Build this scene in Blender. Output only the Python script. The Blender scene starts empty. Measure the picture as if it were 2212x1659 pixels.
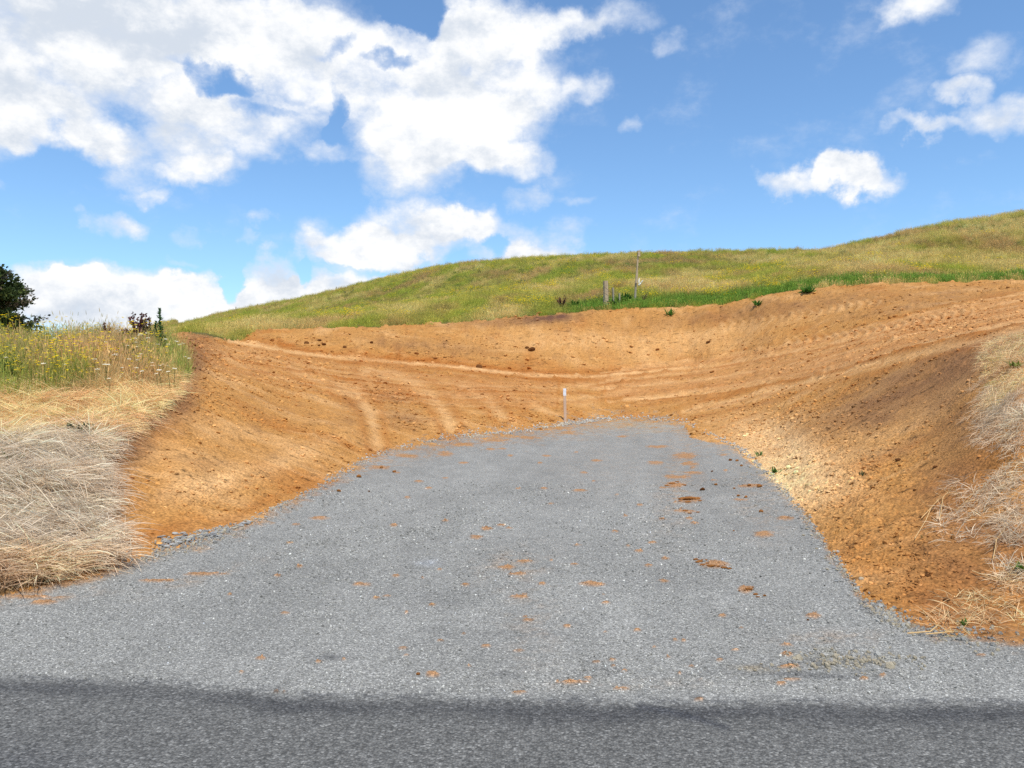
import bpy, math, random
import numpy as np
from mathutils import Vector, Matrix, Euler

random.seed(7)
rng = np.random.default_rng(11)
S = bpy.context.scene
COL = S.collection

# ------------------------------------------------------------------ camera, sky, sun, exposure
EYE = 1.6                      # camera height above the road
F, U0, V0 = 1737.0, 1106.0, 853.0   # focal length, centre column and horizon row of the photograph (2212 wide)
cam_d = bpy.data.cameras.new('camera')
cam = bpy.data.objects.new('camera', cam_d); COL.objects.link(cam)
cam.location = (0, 0, EYE); cam.rotation_euler = (math.radians(90), 0, 0)
cam_d.sensor_width = 36.0; cam_d.lens = 36.0 * F / 2212.0
cam_d.shift_y = (V0 - 829.5) / 2212.0
cam_d.clip_start = 0.1; cam_d.clip_end = 8000
S.camera = cam

SUN_EL, SUN_AZ = math.radians(66), math.radians(163)     # azimuth from +Y (ahead); the sun stands behind the viewer's right shoulder
world = bpy.data.worlds.new('World'); S.world = world; world.use_nodes = True
sun_d = bpy.data.lights.new('sun', 'SUN'); sun_d.energy = 4.1; sun_d.angle = math.radians(0.53)
sun_d.color = (1.0, 0.965, 0.90)
sun = bpy.data.objects.new('sun', sun_d); COL.objects.link(sun)
sdir = Vector((math.sin(SUN_AZ) * math.cos(SUN_EL), math.cos(SUN_AZ) * math.cos(SUN_EL), math.sin(SUN_EL)))
sun.rotation_euler = sdir.to_track_quat('Z', 'Y').to_euler(); sun.location = (30, -20, 60)
S.view_settings.view_transform = 'Standard'; S.view_settings.look = 'None'
S.view_settings.exposure = 0.0; S.view_settings.gamma = 1.0; S.view_settings.use_curve_mapping = False
S.cycles.use_denoising = False
S.cycles.max_bounces = 4; S.cycles.diffuse_bounces = 2; S.cycles.transparent_max_bounces = 6
S.cycles.glossy_bounces = 1; S.cycles.transmission_bounces = 2
S.cycles.caustics_reflective = False; S.cycles.caustics_refractive = False


def lin(r, g, b):
    return tuple(((c / 255.0) / 12.92 if c / 255.0 <= 0.04045 else ((c / 255.0 + 0.055) / 1.055) ** 2.4) for c in (r, g, b))


def alb(r, g, b, k=1.4):
    """base colour of a sunlit surface that photographs as this sRGB value"""
    return np.array(lin(r, g, b)) / k


class NT:
    """small helper to write node trees"""
    def __init__(s, tree): s.t = tree; s.n = tree.nodes; s.l = tree.links
    def __call__(s, typ, ins=(), **kw):
        nd = s.n.new(typ)
        for k, v in kw.items(): setattr(nd, k, v)
        items = ins.items() if isinstance(ins, dict) else enumerate(ins)
        for k, v in items:
            if v is None: continue
            if isinstance(v, bpy.types.NodeSocket): s.l.new(v, nd.inputs[k])
            else: nd.inputs[k].default_value = v
        return nd
    def m(s, op, a, b=None, c=None, clamp=False):
        return s('ShaderNodeMath', (a, b, c), operation=op, use_clamp=clamp).outputs[0]
    def v(s, op, a, b=None, c=None):
        nd = s('ShaderNodeVectorMath', (a, b, c), operation=op)
        return nd.outputs['Value'] if op in ('DOT_PRODUCT', 'LENGTH') else nd.outputs[0]
    def ramp(s, x, a, b, lo=0.0, hi=1.0):
        nd = s('ShaderNodeMapRange', (x, a, b, lo, hi)); nd.interpolation_type = 'SMOOTHSTEP'
        return nd.outputs[0]
    def mix(s, f, a, b, blend='MIX'):
        nd = s('ShaderNodeMix', data_type='RGBA', blend_type=blend, clamp_factor=True)
        for i, v in ((0, f), (6, a), (7, b)):
            if isinstance(v, bpy.types.NodeSocket): s.l.new(v, nd.inputs[i])
            else: nd.inputs[i].default_value = v if i == 0 else (tuple(v) + (1,))[:4]
        return nd.outputs[2]
    def noise(s, vec, scale, detail=4, rough=0.55):
        return s('ShaderNodeTexNoise', {'Vector': vec, 'Scale': scale, 'Detail': detail, 'Roughness': rough})


def build_world():
    t = NT(world.node_tree); t.n.clear()
    sky = t('ShaderNodeTexSky', sky_type='NISHITA', sun_disc=False, sun_elevation=SUN_EL,
            sun_rotation=SUN_AZ, altitude=50, air_density=.95, dust_density=0.25, ozone_density=2.2)
    d = t('ShaderNodeTexCoord').outputs['Generated']
    sp = t('ShaderNodeSeparateXYZ', (d,))
    az = t.m('ARCTAN2', sp.outputs[0], sp.outputs[1])
    el = t.m('ARCSINE', sp.outputs[2])
    P = t('ShaderNodeCombineXYZ', (az, el, 0.0)).outputs[0]
    n1 = t.noise(d, 7.0, 3, 0.55).outputs['Color']
    n2 = t.noise(d, 26.0, 5, 0.6).outputs['Color']
    P = t.v('MULTIPLY_ADD', t.v('SUBTRACT', n1, (.5, .5, .5)), (.15, .10, 0), P)
    P = t.v('MULTIPLY_ADD', t.v('SUBTRACT', n2, (.5, .5, .5)), (.055, .045, 0), P)
    # cloud masses seen in the photograph: column, row, half width, half height, weight
    B = [(150, 110, 420, 170, 1.3), (420, 60, 420, 110, 1.0), (-60, 240, 200, 110, 1.1), (640, 90, 190, 130, .9), (130, 270, 190, 60, .8),
         (330, 330, 150, 70, .8), (500, 275, 190, 90, 1.0), (440, 370, 100, 36, .55), (690, 210, 110, 70, .6),
         (900, 130, 150, 90, .9), (1080, 150, 170, 110, 1.05), (930, 260, 220, 110, 1.2), (890, 370, 130, 80, .95),
         (960, 300, 120, 90, .6), (1090, 355, 90, 45, .75), (690, 345, 70, 26, .5), (985, 60, 60, 80, .5),
         (1110, 50, 140, 64, .8), (1270, 36, 160, 46, .62), (1270, 190, 64, 48, .62), (1370, 275, 36, 34, .55), (1440, 90, 40, 40, .4),
         (1985, 10, 120, 65, 1.0), (2150, 120, 90, 50, .5), (2085, 203, 76, 32, .8), (2185, 250, 105, 60, .95), (2010, 290, 105, 24, .75),
         (1725, 393, 86, 30, 1.0), (1875, 383, 100, 38, 1.15), (1840, 375, 60, 34, .5), (2150, 350, 60, 24, .3),
         (245, 468, 70, 34, .9), (320, 402, 50, 18, .45), (540, 476, 34, 22, .45), (415, 497, 30, 18, .3), (5, 400, 30, 30, .4), (505, 512, 30, 14, .25),
         (670, 495, 60, 40, .45), (770, 530, 130, 48, 1.0), (900, 500, 170, 54, 1.05), (1030, 495, 120, 34, .8), (850, 555, 120, 22, .5),
         (1130, 437, 60, 24, .42), (1240, 445, 55, 18, .38), (1190, 530, 90, 50, .7), (1150, 560, 140, 40, .8),
         (130, 615, 140, 60, 1.4), (280, 612, 170, 58, 1.4), (410, 615, 90, 46, 1.1), (583, 592, 82, 60, 2.4), (585, 645, 130, 60, 1.3),
         (180, 694, 260, 48, 1.5), (420, 690, 190, 60, 1.2), (600, 690, 160, 50, 1.0), (487, 590, 34, 50, -1.3), (684, 592, 26, 36, -.9), (1085, 540, 34, 30, -.7), (560, 235, 60, 22, -.35), (180, 330, 60, 30, -.4), (1010, 120, 40, 30, -.5), (500, 160, 75, 42, -1.1), (395, 125, 60, 22, -.6), (880, 30, 80, 50, -1.1), (700, 108, 60, 20, -.7), (705, 270, 30, 70, -.7), (820, 150, 60, 20, -.6), (620, 160, 60, 40, -.35), (300, 250, 80, 50, -.3), (780, 622, 180, 44, 1.1), (700, 660, 180, 44, 1.0), (375, 552, 40, 12, .3)]
    acc = P; vert = None                                # acc carries azimuth, elevation and the sum of all masses so far
    for (u, v, ru, rv, w) in B:
        a0 = math.atan((u - U0) / F); h = math.hypot(F, u - U0); e0 = math.atan((V0 - v) / h)
        ia = 1 / (ru * 1.12 / F * math.cos(a0) ** 2); ie = 1 / (rv * 1.12 / h * math.cos(e0) ** 2)
        q = t.v('MULTIPLY_ADD', acc, (ia, ie, 0), (-a0 * ia, -e0 * ie, 0))
        dd = t.m('SUBTRACT', 1.0, t.v('DOT_PRODUCT', q, q), clamp=True)
        acc = t.v('MULTIPLY_ADD', t.v('SCALE', (0, 0, w * 1.4 if w < 0 else min(w * 1.05 + .17, 1.5))), (1, 1, 1), acc)
        sc_ = [n for n in t.n][-2]
        t.l.new(dd, sc_.inputs[3])
    tot = t('ShaderNodeSeparateXYZ', (acc,)).outputs[2]
    # the same broken cumulus goes on outside the photograph's view
    nb = t.noise(d, 2.6, 3, 0.5).outputs['Fac']
    outm = t.m('MAXIMUM', t.ramp(t.m('ABSOLUTE', az), .62, .85), t.ramp(el, .50, .68))
    gen = t.m('MULTIPLY', t.m('MULTIPLY', t.ramp(nb, .50, .64), outm), t.ramp(el, -.02, .08))
    tot = t.m('ADD', tot, gen)
    dz_ = t.v('MULTIPLY', d, (1, 1, 1.5))                # puffs are wider than tall
    n3 = t.noise(dz_, 11.0, 10, 0.64).outputs['Fac']
    q = t.m('MULTIPLY_ADD', t.m('SUBTRACT', n3, .5), 2.6, t.m('SUBTRACT', t.m('MINIMUM', tot, 1.7), .36))
    mask = t.m('MULTIPLY', t.ramp(q, -.34, 1.08), t.ramp(el, -.06, -.02))
    # light and shade within the cloud: the same density a little nearer to the sun, which stands high
    n3s = t.noise(t.v('ADD', dz_, (.01, -.01, .035)), 11.0, 6, 0.64).outputs['Fac']
    lit = t.m('MULTIPLY_ADD', t.m('SUBTRACT', n3, n3s), 2.0, .66)
    n4 = t.noise(d, 4.0, 4, 0.55).outputs['Fac']
    lit = t.m('MULTIPLY_ADD', t.m('SUBTRACT', n4, .5), 1.2, lit)
    thick = t.ramp(q, .15, 1.1)
    ccol = t.mix(t.ramp(lit, .25, .95), (4.5, 4.95, 5.6), (6.9, 6.95, 7.0))
    ccol = t.mix(thick, (5.3, 5.75, 6.5), ccol)
    skyc = t.mix(1.0, sky.outputs[0], (.93, 1.14, 1.26), 'MULTIPLY')
    out = t.mix(mask, skyc, ccol)
    bg = t('ShaderNodeBackground', {'Color': out, 'Strength': 0.15})
    wo = t('ShaderNodeOutputWorld'); t.l.new(bg.outputs[0], wo.inputs[0])


build_world()
world.cycles.sampling_method = 'MANUAL'; world.cycles.sample_map_resolution = 512


# ------------------------------------------------------------------ numeric helpers
_perm = rng.permutation(512).astype(np.int64)
_gx = np.cos(np.arange(512) * 2.399963); _gy = np.sin(np.arange(512) * 2.399963)


def perlin(x, y):
    xi = np.floor(x).astype(np.int64); yi = np.floor(y).astype(np.int64)
    fx = x - xi; fy = y - yi
    u = fx * fx * fx * (fx * (fx * 6 - 15) + 10); v = fy * fy * fy * (fy * (fy * 6 - 15) + 10)
    def g(ix, iy, dx, dy):
        h = _perm[(_perm[ix & 511] + iy) & 511]
        return _gx[h] * dx + _gy[h] * dy
    a = g(xi, yi, fx, fy); b = g(xi + 1, yi, fx - 1, fy); c = g(xi, yi + 1, fx, fy - 1); d = g(xi + 1, yi + 1, fx - 1, fy - 1)
    return ((a * (1 - u) + b * u) * (1 - v) + (c * (1 - u) + d * u) * v) * 1.5


def fbm(x, y, o=4, gain=0.5):
    s = 0; a = 1.0; n = 0
    for i in range(o):
        s = s + a * perlin(x + 17.3 * i, y - 9.1 * i); n += a; a *= gain; x = x * 2.03; y = y * 2.03
    return s / n


def worley(x, y):
    """distance to nearest and second nearest feature point, and a cell number"""
    xi = np.floor(x).astype(np.int64); yi = np.floor(y).astype(np.int64)
    f1 = np.full(x.shape, 9.0); f2 = np.full(x.shape, 9.0); cid = np.zeros(x.shape)
    for dx in (-1, 0, 1):
        for dy in (-1, 0, 1):
            h = _perm[(_perm[(xi + dx) & 511] + yi + dy) & 511]
            px = xi + dx + (h % 23) / 23.0; py = yi + dy + ((h * 7) % 29) / 29.0
            d = np.hypot(x - px, y - py)
            nb = d < f1
            f2 = np.where(nb, f1, np.minimum(f2, d)); cid = np.where(nb, (h % 101) / 101.0, cid); f1 = np.where(nb, d, f1)
    return f1, f2, cid


def sstep(x, a, b):
    t = np.clip((x - a) / (b - a), 0, 1); return t * t * (3 - 2 * t)


def pchip_slopes(X, Y):
    """X, Y: (n, k) -> monotone slopes (n, k)"""
    h = np.diff(X, axis=1); dl = np.diff(Y, axis=1) / h
    m = np.zeros_like(Y)
    a, b = dl[:, :-1], dl[:, 1:]; ha, hb = h[:, :-1], h[:, 1:]
    w1 = 2 * hb + ha; w2 = hb + 2 * ha
    ok = a * b > 0
    den = np.where(ok, w1 / np.where(ok, a, 1) + w2 / np.where(ok, b, 1), 1)
    m[:, 1:-1] = np.where(ok, (w1 + w2) / den, 0)
    m[:, 0] = dl[:, 0]; m[:, -1] = dl[:, -1]
    return m


def pchip_eval(X, Y, M, x):
    """X, Y, M: (n, k); x: (n, r) -> (n, r)"""
    n, k = X.shape
    idx = np.zeros(x.shape, dtype=np.int64)
    for j in range(1, k - 1): idx += (x >= X[:, j:j + 1])
    r = np.arange(n)[:, None]
    x0 = X[r, idx]; x1 = X[r, idx + 1]; h = x1 - x0
    t = np.clip((x - x0) / h, 0, 1)
    t2 = t * t; t3 = t2 * t
    return (2 * t3 - 3 * t2 + 1) * Y[r, idx] + (t3 - 2 * t2 + t) * h * M[r, idx] + (-2 * t3 + 3 * t2) * Y[r, idx + 1] + (t3 - t2) * h * M[r, idx + 1]


def seg_dist(u, v, pts, closed=False):
    """distance to a polyline, and the run along it"""
    best = np.full(u.shape, 1e9); run = np.zeros(u.shape); acc = 0.0
    P = list(pts) + ([pts[0]] if closed else [])
    for (ax, ay), (bx, by) in zip(P[:-1], P[1:]):
        dx, dy = bx - ax, by - ay; L = math.hypot(dx, dy) + 1e-9
        t = np.clip(((u - ax) * dx + (v - ay) * dy) / (L * L), 0, 1)
        d = np.hypot(u - ax - t * dx, v - ay - t * dy)
        nb = d < best; best = np.where(nb, d, best); run = np.where(nb, acc + t * L, run); acc += L
    return best, run


def poly_sd(u, v, pts):
    """signed distance to a polygon, positive inside"""
    d, _ = seg_dist(u, v, pts, True)
    ins = np.zeros(u.shape, bool); n = len(pts)
    for i in range(n):
        (ax, ay), (bx, by) = pts[i], pts[(i + 1) % n]
        if ay == by: continue
        c = ((ay > v) != (by > v)) & (u < (bx - ax) * (v - ay) / (by - ay) + ax)
        ins ^= c
    return np.where(ins, d, -d)


# ------------------------------------------------------------------ the lie of the land
# For each viewing direction (column of the photograph): the rows and distances (m) of the foot of the slopes, the lower and
# upper slope, the near edge of the track or the brow of the left bank, the foot and the top of the cut face, mid hill and hill brow.
ST = {
 -400: [(1340, None), (1100, 7.5), (900, 11), (762, 16), (775, 25), (772, 40), (770, 70), (768, 150)],
 0:    [(1283, None), (1080, 8.0), (885, 11.5), (765, 16.5), (778, 25), (776, 40), (774, 70), (772, 150)],
 200:  [(1236, None), (1060, 8.7), (872, 12), (757, 17), (770, 25), (766, 40), (757, 80), (742, 150)],
 330:  [(1198, None), (1040, 9.6), (855, 13), (747, 18), (752, 26), (738, 45), (728, 80), (715, 160)],
 400:  [(1178, None), (1010, 10.2), (850, 14), (745, 20.5), (722, 29), (717, 36), (713, 70), (702, 160)],
 500:  [(1150, None), (990, 11.5), (860, 15.5), (775, 24), (735, 34), (713, 37.5), (698, 75), (675, 150)],
 640:  [(1080, None), (960, 14), (870, 19), (800, 26), (757, 34), (711, 38), (685, 70), (650, 140)],
 760:  [(1010, None), (930, 17), (870, 21.5), (815, 27), (777, 33.5), (708, 38), (670, 68), (622, 130)],
 860:  [(968, None), (915, 20), (868, 23.5), (818, 28.5), (785, 34), (704, 38.7), (655, 66), (597, 121)],
 1000: [(943, None), (905, 21.8), (869, 25), (827, 29.4), (793, 34.3), (696, 39.3), (636, 63), (572, 110)],
 1130: [(930, None), (898, 23.8), (867, 26.6), (833, 30), (803, 34.2), (685, 39.8), (616, 61), (563, 103)],
 1220: [(915, None), (892, 26.0), (864, 28.2), (836, 31), (808, 34.4), (677, 40.2), (606, 60), (558, 99)],
 1350: [(903, None), (885, 28.5), (862, 30.2), (838, 32.2), (805, 35.5), (667, 41), (600, 58), (554, 95)],
 1480: [(912, None), (885, 27.3), (858, 29.8), (830, 32.4), (795, 35.8), (663, 41), (598, 58), (549, 92)],
 1530: [(938, None), (906, 24.2), (873, 27.5), (833, 31), (788, 34.9), (659, 40.5), (595, 57.5), (548, 91)],
 1590: [(965, None), (925, 20.5), (886, 24.5), (835, 29.5), (780, 34.2), (653, 40), (592, 57), (547, 90)],
 1660: [(1025, None), (965, 16), (906, 20), (835, 26.5), (765, 32.3), (637, 38.5), (582, 55), (547, 88)],
 1750: [(1130, None), (1030, 11.3), (930, 15), (820, 23), (750, 30.3), (624, 37.5), (577, 54), (548, 85)],
 1800: [(1200, None), (1075, 9.6), (940, 13.5), (810, 21.3), (740, 29.3), (619, 37), (573, 53), (541, 82)],
 1870: [(1300, None), (1130, 8.0), (950, 12), (795, 19), (725, 27.5), (615, 36), (565, 52), (526, 78)],
 2000: [(1358, None), (1150, 7.2), (950, 10.3), (760, 16), (700, 25.3), (612, 35), (556, 50), (493, 72)],
 2120: [(1380, None), (1150, 6.8), (930, 9.0), (730, 14), (680, 24), (608, 34.5), (550, 48), (474, 69)],
 2212: [(1392, None), (1150, 6.5), (900, 8.3), (715, 13), (668, 23), (606, 34), (542, 47), (459, 67)],
 2600: [(1410, None), (1150, 6.0), (880, 7.5), (690, 12), (640, 22), (590, 33), (510, 46), (418, 64)],
}
SLOPE = 0.036                     # fall of the driveway towards the road
su = np.array(sorted(ST), float)
rowsv, rowsY = [], []
for u in sorted(ST):
    vs = [p[0] for p in ST[u]]; ys = [p[1] for p in ST[u]]
    ys[0] = (EYE + SLOPE * 4.25) / (SLOPE + (vs[0] - V0) / F)
    rowsv.append(vs); rowsY.append(ys)
sv = np.array(rowsv, float).T; sY = np.array(rowsY, float).T          # (8, stations)
SU = np.repeat(su[None], 8, 0)
mv, mY = pchip_slopes(SU, sv), pchip_slopes(SU, np.log(sY))

fine = np.arange(-300, 2512, 2.5)
left = -300 - np.cumsum(np.geomspace(6, 900, 44))[::-1]; right = 2511 + np.cumsum(np.geomspace(6, 900, 44))
uc = np.concatenate([left, fine, right]); NC = len(uc)
uq = np.repeat(np.clip(uc, -400, 2600)[None], 8, 0)
KV = pchip_eval(SU, sv, mv, uq).T; KY = np.exp(pchip_eval(SU, np.log(sY), mY, uq)).T       # (NC, 8)
KV[:, 7] += 11 * (uc > 380); KV[:, 6] += 4 * (uc > 380)
KZ = EYE + (V0 - KV) / F * KY
# asphalt edge
ev = np.interp(uc, [-400, 0, 330, 600, 900, 1150, 1600, 2212, 2600], [1446, 1458, 1480, 1497, 1508, 1510, 1517, 1520, 1522])
EY = F * EYE / (ev - V0)
one = np.ones(NC)
XK = np.column_stack([one * 0.5, EY - .25, EY + .15, KY, KY[:, 7] * 1.25, KY[:, 7] * 2.0, one * 700, one * 4000])
ZK = np.column_stack([one * -.01, one * 0.0, one * 0.004, KZ, KZ[:, 7] * 1.0 + .2, KZ[:, 7] * .85, one * 0.0, one * -5.0])
MK = pchip_slopes(XK, ZK)
# rows
yr = [1.2]
while yr[-1] < 4000:
    y = yr[-1]
    yr.append(y * (1 + (0.012 if y < 2.6 else 0.0046 if y < 43 else 0.011 if y < 170 else .08)))
yr = np.array(yr); NR = len(yr)
YY = np.repeat(yr[None], NC, 0)                                     # (NC, NR)
ZZ = pchip_eval(XK, ZK, MK, YY)
XX = (uc[:, None] - U0) / F * YY
UU = np.repeat(uc[:, None], NR, 1)
VV = V0 - (ZZ - EYE) / YY * F                                       # row of the photograph where each point shows
print('terrain', NC, NR, NC * NR)

# --- zones
nE = fbm(XX * 1.3, YY * 1.3, 4); nF = fbm(XX * 5, YY * 5, 4); nG = fbm(XX * 17, YY * 17, 3)
edge_off = YY - (EY[:, None] + .10 * nE + .07 * nF + .05 * nG)                 # >0 beyond the asphalt
k2 = KY[:, 0][:, None]
gr_off = (k2 - YY) * F * EYE / (k2 * k2) / 1.0 + nE * 15 + nF * 13 + nG * 7  # rough photograph rows inside the gravel
MOUND = [(-9000, 700), (-9000, 1420), (-400, 1345), (0, 1284), (120, 1258), (228, 1228), (240, 1170), (222, 1110), (214, 1050), (212, 1005), (235, 975),
         (285, 935), (330, 905), (372, 862), (385, 825), (398, 800), (392, 765), (374, 738), (362, 715), (355, 690), (300, 600)]
TU, TV = UU + 14 * nF + 6 * nG, VV + 10 * nF
near = YY < 23
sdm = np.where(near, poly_sd(TU, TV, MOUND), -1e3)
sdm = np.where((UU < 340) & (YY > 16), 50.0, sdm)
top_off = (YY - KY[:, 5][:, None] - .5 * nE - .25 * nF)             # >0 on the grassy hill
HOLE = [(372, 716), (440, 698), (500, 688), (570, 700), (552, 714), (512, 737), (486, 736), (440, 724)]   # grass tongue beside the track
is_road = edge_off < 0
TONGUE = [(1455, 880), (1474, 908), (1490, 945), (1530, 956), (1583, 962), (1602, 985), (1640, 1012), (1700, 1040), (1720, 990), (1640, 920), (1540, 880)]
gr_off = np.where(poly_sd(UU + 12 * nF + 8 * nG, VV + 7 * nF, TONGUE) > 0, -6.0, gr_off)   # clay spilt over the far corner of the gravel
is_mound = (sdm > 0) & ~is_road & (gr_off < 0)
tongue = poly_sd(UU + 5 * nF, VV + 4 * nG, HOLE) > 0
is_hill = ((top_off > 0) | (tongue & (YY > 27))) & ~is_mound
is_gravel = ~is_road & (gr_off >= 0) & ~is_mound
is_dirt = ~(is_road | is_gravel | is_mound | is_hill)

# --- colours (what the soil, stone and turf are made of)
DIRT = alb(210, 152, 86); PALE = alb(240, 190, 132, 1.27); DARK = alb(162, 117, 78); RICH = alb(192, 120, 56); PURP = alb(112, 78, 66)
GRAV = alb(176, 172, 162, 1.38); ASPH = alb(134, 131, 124, 1.42)


def gauss(u, v, su_, sv_, rot=0):
    c, s = math.cos(math.radians(rot)), math.sin(math.radians(rot))
    du, dv = UU - u, VV - v
    return np.exp(-(((du * c + dv * s) / su_) ** 2 + ((-du * s + dv * c) / sv_) ** 2))


def blend(C, w, col):
    w = np.clip(w, 0, 1)[..., None]
    return C * (1 - w) + np.asarray(col) * w


C = np.empty(UU.shape + (3,)); C[:] = DIRT
m1 = fbm(XX * .55, YY * .55, 5); m2 = fbm(XX * 2.1 + 5, YY * .9, 5)
streak = fbm(XX * .5 + 40, YY * 2.6, 4)
C = blend(C, .45 * sstep(m1, .0, .5), PALE); C = blend(C, .5 * sstep(-m1, .05, .5), RICH)
C = blend(C, .35 * sstep(m2, .1, .5), DARK); C = blend(C, .30 * sstep(streak, .1, .5), PALE)
ns = .55 + .9 * np.clip(.5 + m2, 0, 1)
for (u, v, a, b, r, w, c) in [
    (1700, 1005, 95, 62, 30, 1.7, alb(255, 212, 156, 1.15)), (1640, 960, 70, 34, 25, .8, PALE), (1790, 1030, 90, 50, 20, .6, PALE), (1850, 970, 120, 40, -20, .35, PALE),
    (470, 1040, 110, 26, -18, .75, PALE), (640, 985, 90, 18, -25, .4, PALE), (250, 1060, 40, 60, 0, .25, DARK),
    (1290, 738, 190, 20, 0, .25, PALE), (1160, 730, 130, 30, 0, .2, PALE), (1480, 750, 160, 22, -6, .3, PALE), (1430, 792, 120, 16, 0, .3, PALE),
    (1560, 715, 150, 12, -8, .4, PALE),
    (1180, 690, 75, 9, -4, .95, PURP), (930, 748, 160, 16, 6, .5, DARK), (1560, 684, 220, 18, -6, .45, DARK), (1720, 660, 180, 16, -8, .45, DARK), (1080, 700, 130, 10, -2, .6, DARK), (1950, 668, 160, 9, -8, .5, DARK),
    (1080, 800, 190, 12, 5, .95, RICH), (900, 778, 170, 10, 6, .9, RICH), (1180, 815, 90, 12, 4, .8, RICH), (640, 752, 130, 8, 12, .8, RICH),
    (1300, 800, 140, 9, -2, .5, RICH),
    (2010, 815, 250, 44, -24, .85, DARK), (2150, 760, 170, 40, -20, 1.0, DARK), (1900, 870, 160, 40, -22, .5, DARK), (2070, 900, 90, 80, -40, .6, DARK),
    (1910, 905, 50, 20, -22, .5, DARK), (2050, 1050, 70, 120, 20, .55, DARK), (2130, 1230, 160, 130, 0, .7, alb(150, 100, 66)), (2010, 1310, 130, 70, 20, .5, alb(160, 102, 60)),
    (1880, 1200, 90, 110, -30, .25, RICH),
    (845, 855, 50, 16, 5, .75, DARK), (880, 905, 44, 18, 10, .6, DARK), (1020, 842, 60, 14, 0, .5, RICH), (760, 870, 30, 12, 20, .35, DARK), (400, 820, 30, 90, 10, 1.2, DARK), (425, 765, 34, 50, 30, 1.0, DARK), (335, 905, 80, 32, -30, 1.2, DARK), (260, 985, 70, 46, -40, 1.15, DARK), (238, 1090, 30, 95, 0, 1.0, DARK),
    (255, 1200, 34, 26, 0, .7, RICH), (330, 1150, 90, 20, -14, .5, RICH), (560, 1090, 120, 14, -26, .45, RICH), (860, 850, 60, 16, 0, .5, RICH), (760, 900, 70, 20, -10, .2, DARK),
    (1130, 880, 16, 40, 0, .45, RICH), (1060, 850, 40, 20, 0, .35, RICH), (2030, 690, 190, 12, -8, .35, DARK), (2000, 640, 220, 16, -4, .35, DARK)]:
    C = blend(C, w * gauss(u, v, a, b, r) * ns, c)
# wheel tracks: line, half width in photograph rows, paleness, sinking (m)
TR = [([(495, 738), (600, 757), (700, 771), (800, 779), (960, 791), (1150, 812), (1350, 815)], 4, .75, -.02),
      ([(735, 840), (770, 850), (800, 890), (815, 960)], 12, .5, .03), ([(790, 800), (860, 812), (930, 850), (965, 900), (975, 925)], 12, .5, .03), ([(1000, 835), (1050, 860), (1085, 900)], 10, .45, .03),
      ([(640, 800), (700, 830), (770, 850)], 9, .3, .02),
      ([(1380, 862), (1560, 838), (1750, 795), (1950, 745), (2230, 682)], 8, .55, .03), ([(1480, 890), (1640, 858), (1800, 812), (1980, 765), (2230, 705)], 8, .55, .03),
      ([(1300, 845), (1500, 822), (1750, 770), (2000, 720), (2230, 668)], 7, .35, .02), ([(1500, 880), (1700, 835), (1900, 780)], 4, .4, .02),
      ([(1250, 830), (1500, 800), (1800, 745), (2230, 655)], 6, .30, .02), ([(950, 826), (1150, 838), (1350, 836)], 6, .35, .02), ([(980, 860), (1150, 866), (1400, 850)], 5, .3, .015)]
rq = random.Random(21)
for k in range(15):                                                # long graded bands sweeping up to the right
    f_ = k / 14.0; a = 868 - 72 * f_; b_ = 690 - 62 * f_; w_ = rq.uniform(2.0, 4.5)
    pl = [(1230 + 120 * rq.random(), a), (1560, a - 22 - 6 * f_), (1780, a - 62 - 5 * f_), (2000, .55 * b_ + .45 * (a - 62) - 2), (2240, b_)]
    TR.append((pl, w_, rq.uniform(.25, .75), rq.choice([.02, .03, -.02])))
for k in range(9):                                                 # and along the left arm of the track
    f_ = k / 8.0; TR.append(([(430 + 30 * f_, 742 + 26 * f_ * 2), (620, 772 + 60 * f_), (800, 800 + 62 * f_), (1000, 822 + 55 * f_), (1200, 828 + 48 * f_)], rq.uniform(2, 4.5), rq.uniform(.2, .5), rq.choice([.02, -.02, .03])))
sink = np.zeros(UU.shape)
for ti, (pts, w, pale, s) in enumerate(TR):
    d, run = seg_dist(UU, VV, pts)
    g = np.exp(-(d / w) ** 2); ridge = np.exp(-((d - 1.9 * w) / (w * .7)) ** 2)
    tn = np.clip(.75 + 1.2 * streak + .6 * m2, .1, 1.3)
    if 0 < ti < 4 or ti == 0: tn = np.clip(.95 + .5 * m2 + .4 * streak, .4, 1.2)
    C = blend(C, pale * g * tn, PALE); C = blend(C, .42 * ridge * tn, RICH * .92)
    sink += (-s * g + abs(s) * .7 * ridge) * .7 * tn
# cleat marks of a tracked machine across the cut face
for pts in ([(1700, 738), (1850, 722), (1960, 700), (2100, 672)], [(1560, 702), (1720, 680), (1900, 652)], [(1150, 745), (1300, 735)]):
    d, run = seg_dist(UU, VV, pts)
    cl = np.sin(run / 3.4 + d * .35) * np.exp(-(d / 10) ** 2)
    sink += .035 * cl; C = blend(C, .35 * np.clip(cl, 0, 1), PALE)
# small light and dark grain of the loose soil
gr = fbm(XX * 6 + 3, YY * 5, 4); gr2 = fbm(XX * 22, YY * 16, 3)
C = C * (1 + .20 * gr + .16 * gr2)[..., None]
dirtC = C.copy()

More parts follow.
